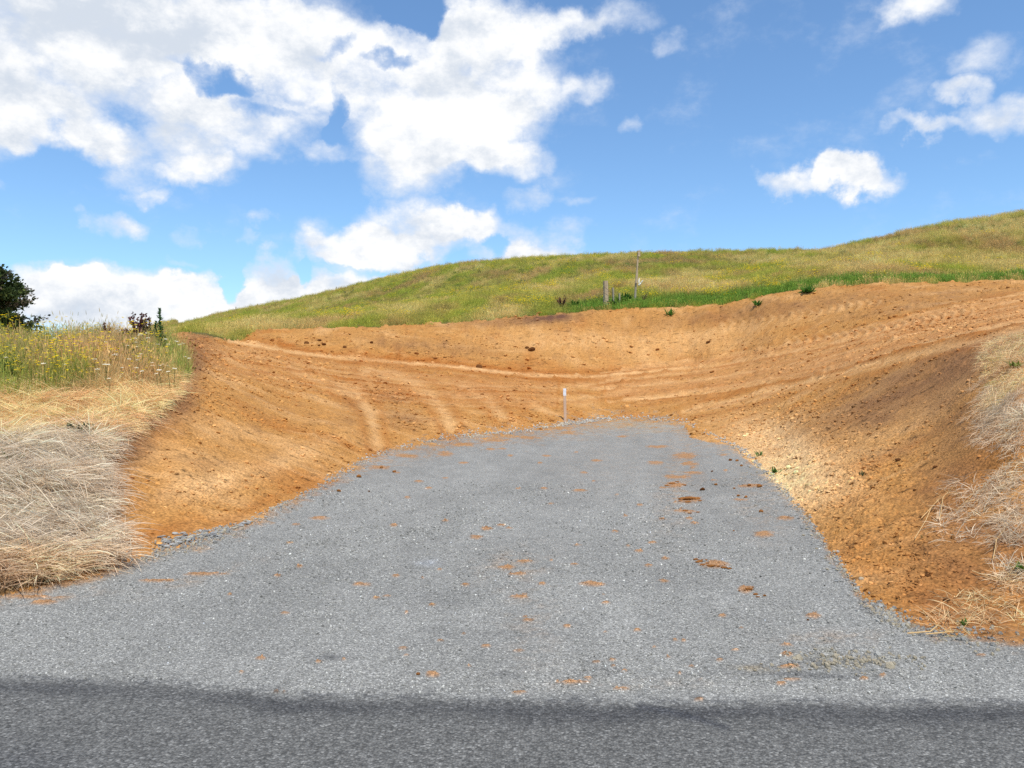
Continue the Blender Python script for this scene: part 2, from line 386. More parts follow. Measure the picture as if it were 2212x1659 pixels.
# gravel
g1 = fbm(XX * .8, YY * .35, 4); g2 = fbm(XX * 3.3, YY * 2.0, 4)
G = np.empty_like(C); G[:] = GRAV
G = G * (1 + .20 * g1 + .14 * g2)[..., None]
for pl in ([(640, 1500), (960, 1150), (1220, 925)], [(880, 1500), (1060, 1150), (1260, 920)], [(1230, 1500), (1320, 1150), (1390, 912)], [(1500, 1500), (1430, 1150), (1445, 915)]):
    d, _ = seg_dist(UU, VV, pl); wd = np.clip((VV - 780) / 18.0, 6, 42)          # compacted wheel lines up the drive
    G = G * (1 - .035 * np.exp(-(d / wd) ** 2) * np.clip(.8 + g1, .2, 1.4) + .015 * np.exp(-((d - 2.0 * wd) / wd) ** 2))[..., None]
for (u, v, a, b, w) in [(710, 1420, 42, 7, .5), (1310, 1450, 40, 7, .5), (1090, 1456, 34, 5, .55), (960, 1290, 90, 20, .25), (1120, 1370, 160, 10, .2), (1420, 1250, 100, 30, .16),
                        (1700, 1455, 120, 6, .65), (1640, 1440, 50, 6, .5), (1800, 1462, 70, 4, .6), (480, 1310, 130, 40, .10)]:
    G = blend(G, w * gauss(u, v, a, b) * (.7 + g2), alb(66, 66, 70))
G = blend(G, .55 * gauss(925, 1215, 22, 7) * (.6 + 1.5 * nF), alb(225, 228, 232))
G = blend(G, .8 * gauss(1830, 1425, 90, 16, 8) * sstep(nF, -.2, .3), alb(170, 160, 125))
G = blend(G, .8 * gauss(1640, 1445, 50, 7, 0) * sstep(nF, -.1, .4), alb(185, 165, 130))
# orange earth carried on to the gravel by wheels
SM = [(95, 1302, 34, 6), (60, 1290, 90, 4), (780, 1262, 30, 5), (1028, 1160, 18, 6), (1050, 1143, 15, 5), (1280, 1264, 36, 6), (1130, 1213, 20, 4), (1095, 1226, 22, 5),
      (1115, 1240, 26, 4), (615, 1323, 13, 4), (562, 1422, 14, 4), (688, 1431, 11, 3), (935, 1457, 18, 8), (855, 1243, 11, 4), (835, 1287, 11, 4), (1310, 1305, 11, 3),
      (1700, 1392, 20, 4), (1700, 1413, 16, 5), (1712, 1468, 22, 5), (1688, 1478, 12, 4), (1757, 1330, 18, 8), (1650, 1155, 30, 8), (960, 980, 24, 7), (1000, 960, 30, 5),
      (1070, 952, 40, 4), (1140, 945, 30, 4), (1230, 935, 22, 6), (1345, 943, 15, 3), (1480, 985, 32, 9), (1490, 1002, 26, 6), (1460, 1048, 28, 8), (1415, 1000, 22, 5), (1465, 1030, 34, 6),
      (1420, 965, 30, 4), (1500, 1022, 26, 4), (850, 1135, 9, 4), (600, 1243, 10, 3), (1540, 1220, 44, 9), (1610, 1275, 18, 10), (1490, 1080, 34, 8), (1480, 1105, 30, 4), (1600, 1080, 18, 3),
      (880, 1075, 9, 3), (905, 1040, 12, 3), (925, 1055, 10, 3), (1180, 985, 12, 3), (1000, 1000, 14, 3), (1500, 1130, 12, 3), (1380, 1190, 12, 4), (1435, 1255, 16, 4), (1560, 1330, 12, 4),
      (690, 1120, 30, 4), (1290, 995, 18, 3), (1250, 1060, 20, 3), (1120, 1405, 16, 4), (1050, 1395, 14, 4), (1140, 1340, 16, 4), (1120, 1290, 26, 5), (1240, 1475, 40, 4), (1120, 1496, 20, 3),
      (1510, 1512, 14, 4), (870, 1400, 14, 4), (1165, 915, 60, 5), (1210, 925, 40, 4), (1060, 938, 60, 4), (880, 985, 40, 5), (1620, 1050, 30, 5), (1700, 1120, 24, 6),
      (1640, 1000, 40, 5), (2120, 1415, 14, 3), (1340, 1490, 20, 3), (600, 1497, 22, 3), (440, 1240, 60, 4), (340, 1255, 50, 4), (820, 1010, 30, 5), (1700, 1440, 30, 5)]
rs = random.Random(4)
for k in range(80):
    v_ = rs.uniform(960, 1490); SM.append((rs.gauss(1250, 260), v_, rs.uniform(4, 12), rs.uniform(1.5, 3.5)))
sm = np.zeros(UU.shape)
for (u, v, a, b) in SM:
    i0 = max(np.searchsorted(uc, u - 3 * a), 0); i1 = np.searchsorted(uc, u + 3 * a)
    sub = (slice(i0, i1), slice(None))
    r2 = ((UU[sub] - u) / a) ** 2 + ((VV[sub] - v) / b) ** 2
    sm[sub] = np.maximum(sm[sub], np.clip(1.25 - r2, 0, 1.25))
smw = sstep(sm + .75 * nF + .6 * nG, .30, 1.15) * (sm > 0)
dust = np.zeros(UU.shape)
for (u, v, a, b, r, w) in [(1470, 1020, 45, 110, 10, .55), (1110, 1225, 70, 40, 0, .35), (1180, 935, 190, 14, -4, .6), (930, 975, 90, 16, -18, .45), (1150, 1340, 60, 90, 0, .2), (1590, 960, 40, 20, 20, .7), (1640, 1070, 60, 90, -20, .3), (1300, 1000, 120, 60, 0, .15), (80, 1296, 120, 8, -6, .5), (430, 1250, 120, 10, -16, .35), (1330, 1480, 180, 10, 0, .25), (1800, 1380, 120, 16, 0, .3)]:
    dust = np.maximum(dust, w * gauss(u, v, a, b, r))
G = blend(G, dust * sstep(nF + .7 * nG + .5 * g2, -.25, .6), alb(204, 160, 112))
G = blend(G, smw * .85, alb(212, 152, 92))
fr = np.exp(-((UU - 1370) / 120) ** 2) * np.exp(-((gr_off - 3) / 9) ** 2); G = blend(G, .85 * fr * (.7 + nG), alb(212, 198, 165))
edgemix = sstep(nF + .6 * nG - gr_off / 34.0, -.55, .25)           # earth spilt along the gravel's rim
G = blend(G, .8 * edgemix, dirtC * .97)

# asphalt
a1 = fbm(XX * 1.2, YY * 2.2, 4); a2 = fbm(XX * 7, YY * 7, 3)
A = np.empty_like(C); A[:] = ASPH
A = A * (1 + .12 * a1 + .12 * a2)[..., None]
band = np.exp(-((edge_off + .15 + .07 * a1) / .13) ** 2)
A = blend(A, .72 * band * np.clip(.75 + 1.1 * fbm(XX * .7 + 20, YY * .7, 3), .15, 1), alb(80, 79, 79))
A = blend(A, .5 * np.exp(-((edge_off + 1.15 + .2 * a1) / .22) ** 2), alb(100, 99, 99))
soft = sstep(edge_off + .12 * nF + .16 * nG, -.10, .06)
A = blend(A, .85 * soft, GRAV * .92)
G = blend(G, .75 * (1 - sstep(edge_off + .12 * nF + .18 * nG, -.06, .10)), alb(100, 99, 98))
d, _ = seg_dist(UU, VV, [(1380, 1525), (1480, 1545), (1570, 1572)]); A = blend(A, .7 * np.exp(-(d / 7) ** 2), alb(88, 88, 90))
# turf below the blades
H = np.empty_like(C); H[:] = alb(118, 112, 56)
h1 = fbm(XX * .12, YY * .12, 4); h2 = fbm(XX * .5, YY * .25, 4)
H = blend(H, .8 * sstep(h1 + .5 * h2, .0, .45), alb(142, 124, 74)); H = blend(H, .8 * sstep(-h1 + .4 * h2, .05, .5), alb(92, 120, 40))
M = np.empty_like(C); M[:] = alb(150, 116, 76)
M = M * (1 + .3 * m2 + .25 * gr)[..., None]

# --- relief
w_d = is_dirt.astype(float)
f1, f2, cid = worley(XX * 6.0 + .7 * nF, YY * 6.0 + .7 * nE)
crack = sstep(f2 - f1, .0, .13)
crk_w = np.clip(1.1 * gauss(1800, 1080, 190, 190, 30) + .5 * gauss(1950, 1250, 120, 120) + .8 * gauss(470, 1060, 160, 50, -15), 0, 1) * (YY < 19)
c1, c2, ccl = worley(XX * 3.2 + 9, YY * 3.2)
rel = .05 * m1 + .035 * m2 + .045 * (np.abs(gr) - .2) + .020 * gr2 + .02 * streak
far_boost = np.clip(YY / 22.0, .45, 1.5)
band_rough = np.clip(.35 + 1.3 * sstep(fbm(XX * .9 + 31, YY * .9, 3), -.1, .35), .3, 1.6)
lump = np.clip(.55 - c1, 0, 1) * (ccl > .62) * .16
dz = w_d * (rel * far_boost * band_rough + lump * far_boost * .6 * band_rough + sink + crk_w * (.030 * (cid - .5) - .026 * (1 - crack)))
dirtC = blend(dirtC, .75 * crk_w * (1 - sstep(f2 - f1, .0, .075)), DARK * .5)
dirtC = dirtC * (1 + .22 * crk_w * (cid - .5))[..., None]
rim = np.exp(-((top_off + .6) / .7) ** 2) * (UU > 420)
dz += w_d * rim * (.05 + .10 * nE)
rowf = np.exp(-((VV - np.interp(UU, [330, 520, 640], [1184, 1143, 1088])) / 12) ** 2) * ((UU > 325) & (UU < 700))
dz += rowf * .05 * (is_gravel | is_dirt)
g_f1, g_f2, g_c = worley(XX * 26, YY * 26)
dz += is_gravel * (.012 * g1 + .006 * nF + .004 * (.5 - g_f1) * (YY < 12) + .012 * smw)
dz += is_road * (.003 * a2 + .002 * (.5 - g_f1))
dz += is_mound * (.10 * m1 + .06 * m2 + .05 * sstep(sdm, 0, 25)) + is_hill * (.35 * h2 + .12 * m1) * sstep(top_off, 0, 2)
ZZ = ZZ + dz
# broad hill undulation is kept small so that its brow stays where it is

dirtC = dirtC * np.array([1.14, 1.11, 1.05])
CC = np.where(is_road[..., None], A, np.where(is_gravel[..., None], G, np.where(is_mound[..., None], M, np.where(is_hill[..., None], H, dirtC))))
CC = np.clip(CC, .004, .85)


def height(x, y):
    """ground level at points (arrays)"""
    x = np.atleast_1d(np.asarray(x, float)); y = np.atleast_1d(np.asarray(y, float))
    u = U0 + F * x / y
    fi = np.clip(np.interp(u, uc, np.arange(NC)), 0, NC - 1.001); fj = np.clip(np.interp(y, yr, np.arange(NR)), 0, NR - 1.001)
    i = fi.astype(int); j = fj.astype(int); a = fi - i; b = fj - j
    return (ZZ[i, j] * (1 - a) * (1 - b) + ZZ[i + 1, j] * a * (1 - b) + ZZ[i, j + 1] * (1 - a) * b + ZZ[i + 1, j + 1] * a * b)


def sample(field, x, y):
    u = U0 + F * x / y
    i = np.clip(np.round(np.interp(u, uc, np.arange(NC))).astype(int), 0, NC - 1); j = np.clip(np.round(np.interp(y, yr, np.arange(NR))).astype(int), 0, NR - 1)
    return field[i, j]


def hit(u, v):
    """the point of the ground that shows at this place of the photograph"""
    i = int(np.clip(np.round(np.interp(u, uc, np.arange(NC))), 0, NC - 1))
    vr = V0 - (ZZ[i] - EYE) / yr * F
    j = int(np.argmax(vr <= v))
    y = yr[j]
    if j > 0 and vr[j - 1] > v: y = yr[j - 1] + (yr[j] - yr[j - 1]) * (vr[j - 1] - v) / (vr[j - 1] - vr[j] + 1e-9)
    x = (u - U0) / F * y
    return float(x), float(y), float(height(x, y)[0])


# ------------------------------------------------------------------ materials of the ground
def new_mat(name):
    m = bpy.data.materials.new(name); m.use_nodes = True
    t = NT(m.node_tree); t.n.clear()
    out = t('ShaderNodeOutputMaterial')
    return m, t, out


def ground_mat(name, grain, amount, bump, rough, sparkle=0.0, spec=.25, shade_flecks=None):
    m, t, out = new_mat(name)
    col = t('ShaderNodeAttribute', attribute_name='col').outputs['Color']
    pos = t('ShaderNodeNewGeometry').outputs['Position']
    vor = t('ShaderNodeTexVoronoi', {'Vector': pos, 'Scale': grain, 'Randomness': 1.0})
    vc = t('ShaderNodeSeparateColor', (vor.outputs['Color'],)).outputs[0]
    nz = t.noise(pos, grain * .35, 5, .65).outputs['Fac']
    k = t.m('MULTIPLY_ADD', t.m('SUBTRACT', vc, .5), amount, 1.0)
    k = t.m('MULTIPLY', k, t.m('MULTIPLY_ADD', t.m('SUBTRACT', nz, .5), amount * 1.2, 1.0))
    dist = vor.outputs['Distance']
    k = t.m('MULTIPLY', k, t.ramp(dist, .9, .25, .62, 1.0))          # darker in the gaps between grains
    if sparkle:
        k = t.m('ADD', k, t.m('MULTIPLY', t.ramp(vc, .90, .99), sparkle))
    if shade_flecks:
        nf = t.noise(t.v('MULTIPLY', pos, (.38, 1, 1.15)), shade_flecks, 9, .74).outputs['Fac']
        k = t.m('MULTIPLY', k, t.ramp(nf, .355, .44, .36, 1.03)); k = t.m('MULTIPLY', k, t.ramp(nf, .54, .68, 1.0, 1.25))  # dark dashes paint the shadows under clay fragments into the colour
    c = t.v('SCALE', col); c.node.inputs[3].default_value = 1.0
    t.l.new(k, c.node.inputs[3])
    hgt = t.m('MULTIPLY_ADD', nz, .8, t.m('MULTIPLY', dist, -.9))
    b = t('ShaderNodeBump', {'Strength': bump, 'Distance': .9 / grain, 'Height': hgt})
    if shade_flecks: b = t('ShaderNodeBump', {'Strength': .5, 'Distance': .22 / shade_flecks, 'Height': nf, 'Normal': b.outputs[0]})
    p = t('ShaderNodeBsdfPrincipled', {'Base Color': c, 'Roughness': rough, 'Specular IOR Level': spec, 'Normal': b.outputs[0]})
    t.l.new(p.outputs[0], out.inputs[0])
    return m


MAT_ROAD = ground_mat('asphalt', 80, .85, .8, .8, .45)
MAT_GRAVEL = ground_mat('grey_gravel', 110, .85, .8, .85, .6)
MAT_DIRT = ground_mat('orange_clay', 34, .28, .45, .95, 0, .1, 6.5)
MAT_TURF = ground_mat('turf_soil', 14, .5, .8, .95, 0, .1)


def tag(o, label=None, cat=None, group=None, kind=None):
    if label: o['label'] = label
    if cat: o['category'] = cat
    if group: o['group'] = group
    if kind: o['kind'] = kind
    return o


def ground_piece(name, mask_cells, mat, label, cat):
    I, J = np.nonzero(mask_cells)
    q = np.stack([I * NR + J, (I + 1) * NR + J, (I + 1) * NR + J + 1, I * NR + J + 1], 1)
    used, inv = np.unique(q.ravel(), return_inverse=True)
    me = bpy.data.meshes.new(name)
    nv, nf = len(used), len(q)
    me.vertices.add(nv); me.loops.add(nf * 4); me.polygons.add(nf)
    co = np.stack([XX.ravel()[used], YY.ravel()[used], ZZ.ravel()[used]], 1).astype(np.float32)
    me.vertices.foreach_set('co', co.ravel())
    me.loops.foreach_set('vertex_index', inv.astype(np.int32).ravel())
    me.polygons.foreach_set('loop_start', np.arange(0, nf * 4, 4, dtype=np.int32))
    me.polygons.foreach_set('use_smooth', np.ones(nf, bool))
    me.update(calc_edges=True)
    at = me.attributes.new('col', 'FLOAT_COLOR', 'POINT')
    c4 = np.ones((nv, 4), np.float32); c4[:, :3] = CC.reshape(-1, 3)[used]
    at.data.foreach_set('color', c4.ravel())
    me.materials.append(mat)
    o = bpy.data.objects.new(name, me); COL.objects.link(o)
    return tag(o, label, cat, kind='structure')


cell = lambda m: m[:-1, :-1]
ground_piece('road', cell(is_road), MAT_ROAD, 'worn dark grey asphalt road across the foreground', 'road')
ground_piece('driveway', cell(is_gravel), MAT_GRAVEL, 'light grey gravel driveway climbing from the road, smeared with orange earth', 'driveway')
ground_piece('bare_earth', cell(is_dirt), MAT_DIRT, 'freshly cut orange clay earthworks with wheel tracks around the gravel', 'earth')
ground_piece('grass_bank', cell(is_mound), MAT_TURF, 'roadside bank under straw and wildflowers left of the driveway', 'bank')
ground_piece('hill', cell(is_hill), MAT_TURF, 'green and tan pasture hill rising behind the earthworks', 'hill')
# the road goes on under and behind the viewer
me = bpy.data.meshes.new('road')
me.from_pydata([(-60, -7, -.03), (60, -7, -.03), (60, 3.2, -.03), (-60, 3.2, -.03)], [], [(0, 1, 2, 3)])
at = me.attributes.new('col', 'FLOAT_COLOR', 'POINT'); at.data.foreach_set('color', [c for k in range(4) for c in (*ASPH, 1.0)])
me.materials.append(MAT_ROAD)
o = bpy.data.objects.new('road', me); COL.objects.link(o); tag(o, 'worn dark grey asphalt road across the foreground', 'road', kind='structure')


# ------------------------------------------------------------------ mesh building helpers
class MB:
    """collects tapered tubes, ribbons and lumps, then links them as one mesh object"""
    def __init__(s): s.v = []; s.f = []; s.c = []
    def add(s, vs, fs, col=(1, 1, 1)):
        b = len(s.v); s.v += [tuple(p) for p in vs]; s.f += [tuple(b + i for i in f) for f in fs]; s.c += [col] * len(vs)
    def ribbon(s, pts, widths, side, col0=(1, 1, 1), col1=None):
        """flat blade along pts"""
        b = len(s.v); n = len(pts); col1 = col1 or col0
        for i, (p, w) in enumerate(zip(pts, widths)):
            p = Vector(p); k = i / (n - 1); c = tuple(a * (1 - k) + d * k for a, d in zip(col0, col1))
            if i == n - 1: s.v.append(tuple(p)); s.c.append(c)
            else:
                s.v += [tuple(p - side * w), tuple(p + side * w)]; s.c += [c, c]
        for i in range(n - 2): s.f.append((b + 2 * i, b + 2 * i + 1, b + 2 * i + 3, b + 2 * i + 2))
        s.f.append((b + 2 * n - 4, b + 2 * n - 3, b + 2 * n - 2))
    def tube(s, pts, radii, n=6, col=(1, 1, 1), col1=None, cap=True):
        b = len(s.v); m = len(pts); col1 = col1 or col
        pts = [Vector(p) for p in pts]
        for i, p in enumerate(pts):
            d = (pts[min(i + 1, m - 1)] - pts[max(i - 1, 0)]).normalized()
            a = d.orthogonal().normalized(); c = d.cross(a); k = i / max(m - 1, 1)
            cc = tuple(x * (1 - k) + y * k for x, y in zip(col, col1))
            for j in range(n):
                t = 2 * math.pi * j / n
                s.v.append(tuple(p + (a * math.cos(t) + c * math.sin(t)) * radii[i])); s.c.append(cc)
        for i in range(m - 1):
            for j in range(n):
                s.f.append((b + i * n + j, b + i * n + (j + 1) % n, b + (i + 1) * n + (j + 1) % n, b + (i + 1) * n + j))
        if cap:
            s.f.append(tuple(b + j for j in range(n))[::-1]); s.f.append(tuple(b + (m - 1) * n + j for j in range(n)))
    def quad(s, p, ax, ay, col=(1, 1, 1)):
        s.add([p - ax - ay, p + ax - ay, p + ax + ay, p - ax + ay], [(0, 1, 2, 3)], col)
    def mesh(s, name, mat, smooth=False):
        me = bpy.data.meshes.new(name); me.from_pydata(s.v, [], s.f)
        at = me.attributes.new('bcol', 'FLOAT_COLOR', 'POINT')
        c = np.ones((len(s.v), 4), np.float32); c[:, :3] = np.array(s.c); at.data.foreach_set('color', c.ravel())
        me.materials.append(mat)
        if smooth: me.polygons.foreach_set('use_smooth', np.ones(len(me.polygons), bool))
        return me
    def build(s, name, mat, parent=None, smooth=False):
        o = bpy.data.objects.new(name, s.mesh(name, mat, smooth)); COL.objects.link(o)
        if parent: o.parent = parent
        return o


def thing(name, loc, label, cat, group=None, rz=0.0, scale=1.0):
    o = bpy.data.objects.new(name, None); COL.objects.link(o)
    o.location = loc; o.rotation_euler = (0, 0, rz); o.scale = (scale,) * 3; o.empty_display_size = .1
    return tag(o, label, cat, group)


def leaf_mat(name, translucent=.35, instanced=True, rough=.7, col=None):
    m, t, out = new_mat(name)
    c = t('ShaderNodeAttribute', attribute_name='bcol').outputs['Color']
    if instanced:
        ic = t('ShaderNodeAttribute', attribute_name='tcol', attribute_type='INSTANCER').outputs['Color']
        c = t.v('MULTIPLY', c, ic)
    nz = t.noise(t('ShaderNodeNewGeometry').outputs['Position'], 9.0, 2, .6).outputs['Fac']
    c = c if instanced else t.v('MULTIPLY', c, (1.35, 1.25, 1.0))
    sc = t.v('SCALE', c); t.l.new(t.m('MULTIPLY_ADD', nz, .5, .75), sc.node.inputs[3])
    d = t('ShaderNodeBsdfPrincipled', {'Base Color': sc, 'Roughness': rough, 'Specular IOR Level': .2})
    tr = t('ShaderNodeBsdfTranslucent', {'Color': sc})
    mx = t('ShaderNodeMixShader', (translucent, d.outputs[0], tr.outputs[0]))
    t.l.new(mx.outputs[0], out.inputs[0])
    return m


def solid_mat(name, colr, scale=20, amount=.4, bump=.4, rough=.9, stretch=(1, 1, 1), use_bcol=False, second=None):
    m, t, out = new_mat(name)
    pos = t('ShaderNodeTexCoord').outputs['Object']
    pos = t.v('MULTIPLY', pos, stretch)
    nz = t.noise(pos, scale, 6, .65).outputs['Fac']
    base = t.mix(t.ramp(nz, .3, .7), np.clip(np.array(colr) * (1 - amount), 0, 1), np.clip((np.array(second) if second is not None else np.array(colr) * (1 + amount)), 0, 1))
    if use_bcol: base = t.mix(1.0, base, t('ShaderNodeAttribute', attribute_name='bcol').outputs['Color'], 'MULTIPLY')
    b = t('ShaderNodeBump', {'Strength': bump, 'Distance': .3 / scale, 'Height': nz})
    p = t('ShaderNodeBsdfPrincipled', {'Base Color': base, 'Roughness': rough, 'Specular IOR Level': .15, 'Normal': b.outputs[0]})
    t.l.new(p.outputs[0], out.inputs[0])
    return m


MAT_BLADE = leaf_mat('grass_blade')
MAT_PLANT = leaf_mat('plant_leaf', instanced=False)
MAT_CLOD = solid_mat('clay_clod', alb(186, 124, 66), 14, .3, .8, use_bcol=True)
MAT_STONE = solid_mat('grey_stone', alb(178, 175, 168, 1.05), 18, .3, .8, use_bcol=True)


def scatter(name, pts, rot, scl, idx, col, meshes, label, cat):
    """many small loose pieces as ONE object: a point for each, an instance on every point"""
    n = len(pts)
    coll = bpy.data.collections.new(name + '_kinds')
    for k, me in enumerate(meshes):
        ob = bpy.data.objects.new('%s_kind_%d' % (name, k), me); coll.objects.link(ob)
    me = bpy.data.meshes.new(name); me.vertices.add(n); me.vertices.foreach_set('co', np.asarray(pts, np.float32).ravel())
    def attr(nm, typ, key, val):
        a = me.attributes.new(nm, typ, 'POINT'); a.data.foreach_set(key, np.ascontiguousarray(val).ravel())
    attr('rot', 'FLOAT_VECTOR', 'vector', np.asarray(rot, np.float32)); attr('scl', 'FLOAT', 'value', np.asarray(scl, np.float32))
    attr('idx', 'INT', 'value', np.asarray(idx, np.int32))
    c4 = np.ones((n, 4), np.float32); c4[:, :3] = col; attr('tcol', 'FLOAT_COLOR', 'color', c4)
    o = bpy.data.objects.new(name, me); COL.objects.link(o)
    g = bpy.data.node_groups.new(name, 'GeometryNodeTree')
    g.interface.new_socket('Geometry', in_out='INPUT', socket_type='NodeSocketGeometry')
    g.interface.new_socket('Geometry', in_out='OUTPUT', socket_type='NodeSocketGeometry')
    t = NT(g); gi = g.nodes.new('NodeGroupInput'); go = g.nodes.new('NodeGroupOutput')
    def na(nm, typ):
        return t('GeometryNodeInputNamedAttribute', {'Name': nm}, data_type=typ).outputs[0]
    ci = t('GeometryNodeCollectionInfo', {'Collection': coll, 'Separate Children': True, 'Reset Children': True})
    ip = g.nodes.new('GeometryNodeInstanceOnPoints')
    t.l.new(gi.outputs[0], ip.inputs['Points']); t.l.new(ci.outputs[0], ip.inputs['Instance'])
    ip.inputs['Pick Instance'].default_value = True
    t.l.new(na('idx', 'INT'), ip.inputs['Instance Index']); t.l.new(na('rot', 'FLOAT_VECTOR'), ip.inputs['Rotation']); t.l.new(na('scl', 'FLOAT'), ip.inputs['Scale'])
    t.l.new(ip.outputs[0], go.inputs[0])
    md = o.modifiers.new('scatter', 'NODES'); md.node_group = g
    print('scatter', name, n)
    return tag(o, label, cat, kind='stuff')


def euler_of(X, Y, Z):
    """Euler angles of frames with these axes, arrays (n, 3)"""
    ry = np.arcsin(np.clip(-X[:, 2], -1, 1)); rx = np.arctan2(Y[:, 2], Z[:, 2]); rz = np.arctan2(X[:, 1], X[:, 0])
    return np.stack([rx, ry, rz], 1)


def lay(x, y, heading, tilt=1.0):
    """rotations that lay a piece along the ground, its own x axis pointing to heading (radians, world)"""
    e = .25
    gx = (height(x + e, y) - height(x - e, y)) / (2 * e) * tilt; gy = (height(x, y + e) - height(x, y - e)) / (2 * e) * tilt
    Z = np.stack([-gx, -gy, np.ones_like(gx)], 1); Z /= np.linalg.norm(Z, axis=1)[:, None]
    X = np.stack([np.cos(heading), np.sin(heading), np.zeros_like(heading)], 1)
    X = X - (X * Z).sum(1)[:, None] * Z; X /= np.linalg.norm(X, axis=1)[:, None]
    return euler_of(X, np.cross(Z, X), Z), np.arctan2(-gy, -gx)


R = random.Random(5)


def blade_pts(root, az, length, lean, curl, seg=4):
    """a blade that leaves root leaning by lean from upright and bends on by curl"""
    p = Vector(root); out = [p.copy()]; a = lean
    for i in range(seg):
        st = length / seg
        p = p + Vector((math.cos(az) * math.sin(a), math.sin(az) * math.sin(a), math.cos(a))) * st
        out.append(p.copy()); a += curl / seg
    return out


def tall_tuft(n, rad, hmin, hmax, w, heads=.4, lean=.25, curl=.7, head_len=.07, tone=(.8, 1.1), head_col=(1.15, .98, .82)):
    b = MB()
    for i in range(n):
        az = R.uniform(0, 6.283); r = rad * math.sqrt(R.random()); pa = R.uniform(0, 6.283)
        L = R.uniform(hmin, hmax); k = R.uniform(*tone); hue = R.uniform(-.08, .08)
        c0 = (k * (.85 + hue), k * .90, k * .72); c1 = (k * (1.05 + hue), k, k * .95)
        isH = R.random() < heads
        pts = blade_pts((math.cos(pa) * r, math.sin(pa) * r, -.03), az, L * (1.15 if isH else .8), R.uniform(0, lean), R.uniform(0, curl * (.45 if isH else 1)), 4)
        side = Vector((-math.sin(az), math.cos(az), 0)); a2 = R.uniform(0, 6.283); side = Vector((math.cos(a2), math.sin(a2), 0))
        ww = w * R.uniform(.7, 1.2)
        if isH:
            b.ribbon(pts, [ww * .45] * 4 + [0], side, c0, c1)
            d = (pts[-1] - pts[-2]).normalized(); q = pts[-1] - d * .01; hl = head_len * R.uniform(.6, 1.3); hw = ww * R.uniform(.9, 1.6)
            hc = tuple(k * x for x in head_col)
            b.ribbon([q, q + d * hl * .35, q + d * hl * .75, q + d * hl], [hw * .6, hw, hw * .7, 0], side, hc, hc)
        else:
            b.ribbon(pts, [ww * .8, ww, ww * .8, ww * .5, 0], side, c0, c1)
    return b.mesh('tuft', MAT_BLADE)


def mat_tuft(n, spread, lmin, lmax, w, thick=.06, fan=.5):
    """dead straw combed along +x and matted down"""
    b = MB()
    for i in range(n):
        az = R.gauss(0, fan); L = R.uniform(lmin, lmax); k = R.uniform(.72, 1.22); hue = R.uniform(-.05, .06)
        root = (R.uniform(-spread, spread * .3), R.uniform(-spread, spread) * .8, R.uniform(-.01, thick))
        lean = R.uniform(.75, 1.35); pts = blade_pts(root, az, L, lean, R.uniform(.3, .95), 4)
        pts = [Vector((p.x, p.y, max(p.z, -.03 + .05 * R.random()))) for p in pts]
        a2 = R.uniform(0, 3.14); side = Vector((math.sin(az) * math.cos(a2), -math.cos(az) * math.cos(a2), math.sin(a2)))
        c = (k * (1 + hue), k, k * (1 - hue)); ww = w * R.uniform(.6, 1.3)
        b.ribbon(pts, [ww, ww, ww * .9, ww * .6, 0], side, c, tuple(x * 1.08 for x in c))
    return b.mesh('straw', MAT_BLADE)


def rock_mesh(name, mat, sub, rough, flat, seed, tone=(1, 1, 1), colour_var=.15):
    import bmesh
    bm = bmesh.new(); bmesh.ops.create_icosphere(bm, subdivisions=sub, radius=1.0)
    rr = random.Random(seed); off = [Vector((rr.uniform(-1, 1), rr.uniform(-1, 1), rr.uniform(-1, 1))).normalized() for _ in range(7)]
    cut = [rr.uniform(.55, .95) for _ in off]
    for v in bm.verts:
        p = v.co.copy()
        for d, c in zip(off, cut):                       # broken faces
            e = p.dot(d) - c
            if e > 0: p -= d * e * .85
        p *= 1 + rr.uniform(-rough, rough)
        v.co = Vector((p.x * rr.uniform(.98, 1.02), p.y, p.z * flat))
    me = bpy.data.meshes.new(name); bm.to_mesh(me); bm.free()
    at = me.attributes.new('bcol', 'FLOAT_COLOR', 'POINT'); n = len(me.vertices)
    c = np.ones((n, 4), np.float32); k = 1 + (np.random.default_rng(seed).random(n) - .5) * colour_var * 2
    c[:, :3] = np.array(tone)[None] * k[:, None]; at.data.foreach_set('color', c.ravel())
    me.materials.append(mat)
    return me


# ------------------------------------------------------------------ grass, straw and loose soil that nobody could count
def uniform_uv(n, u0, u1, v0, v1):
    pass


def area_points(n, x0, x1, y0, y1):
    return rng.uniform(x0, x1, n), rng.uniform(y0, y1, n)


def uv_of(x, y):
    z = height(x, y)
    return U0 + F * x / y, V0 - (z - EYE) / y * F


def colmix(n, parts, jitter=.12):
    """parts: list of (weight array, colour) -> colours"""
    w = np.stack([np.clip(p[0], 0, None) for p in parts], 1) + 1e-6; w = w ** 1.5; w /= w.sum(1)[:, None]
    c = w @ np.stack([p[1] for p in parts]); k = 1 + rng.normal(0, jitter, n)
    return np.clip(c * k[:, None], .005, .9)


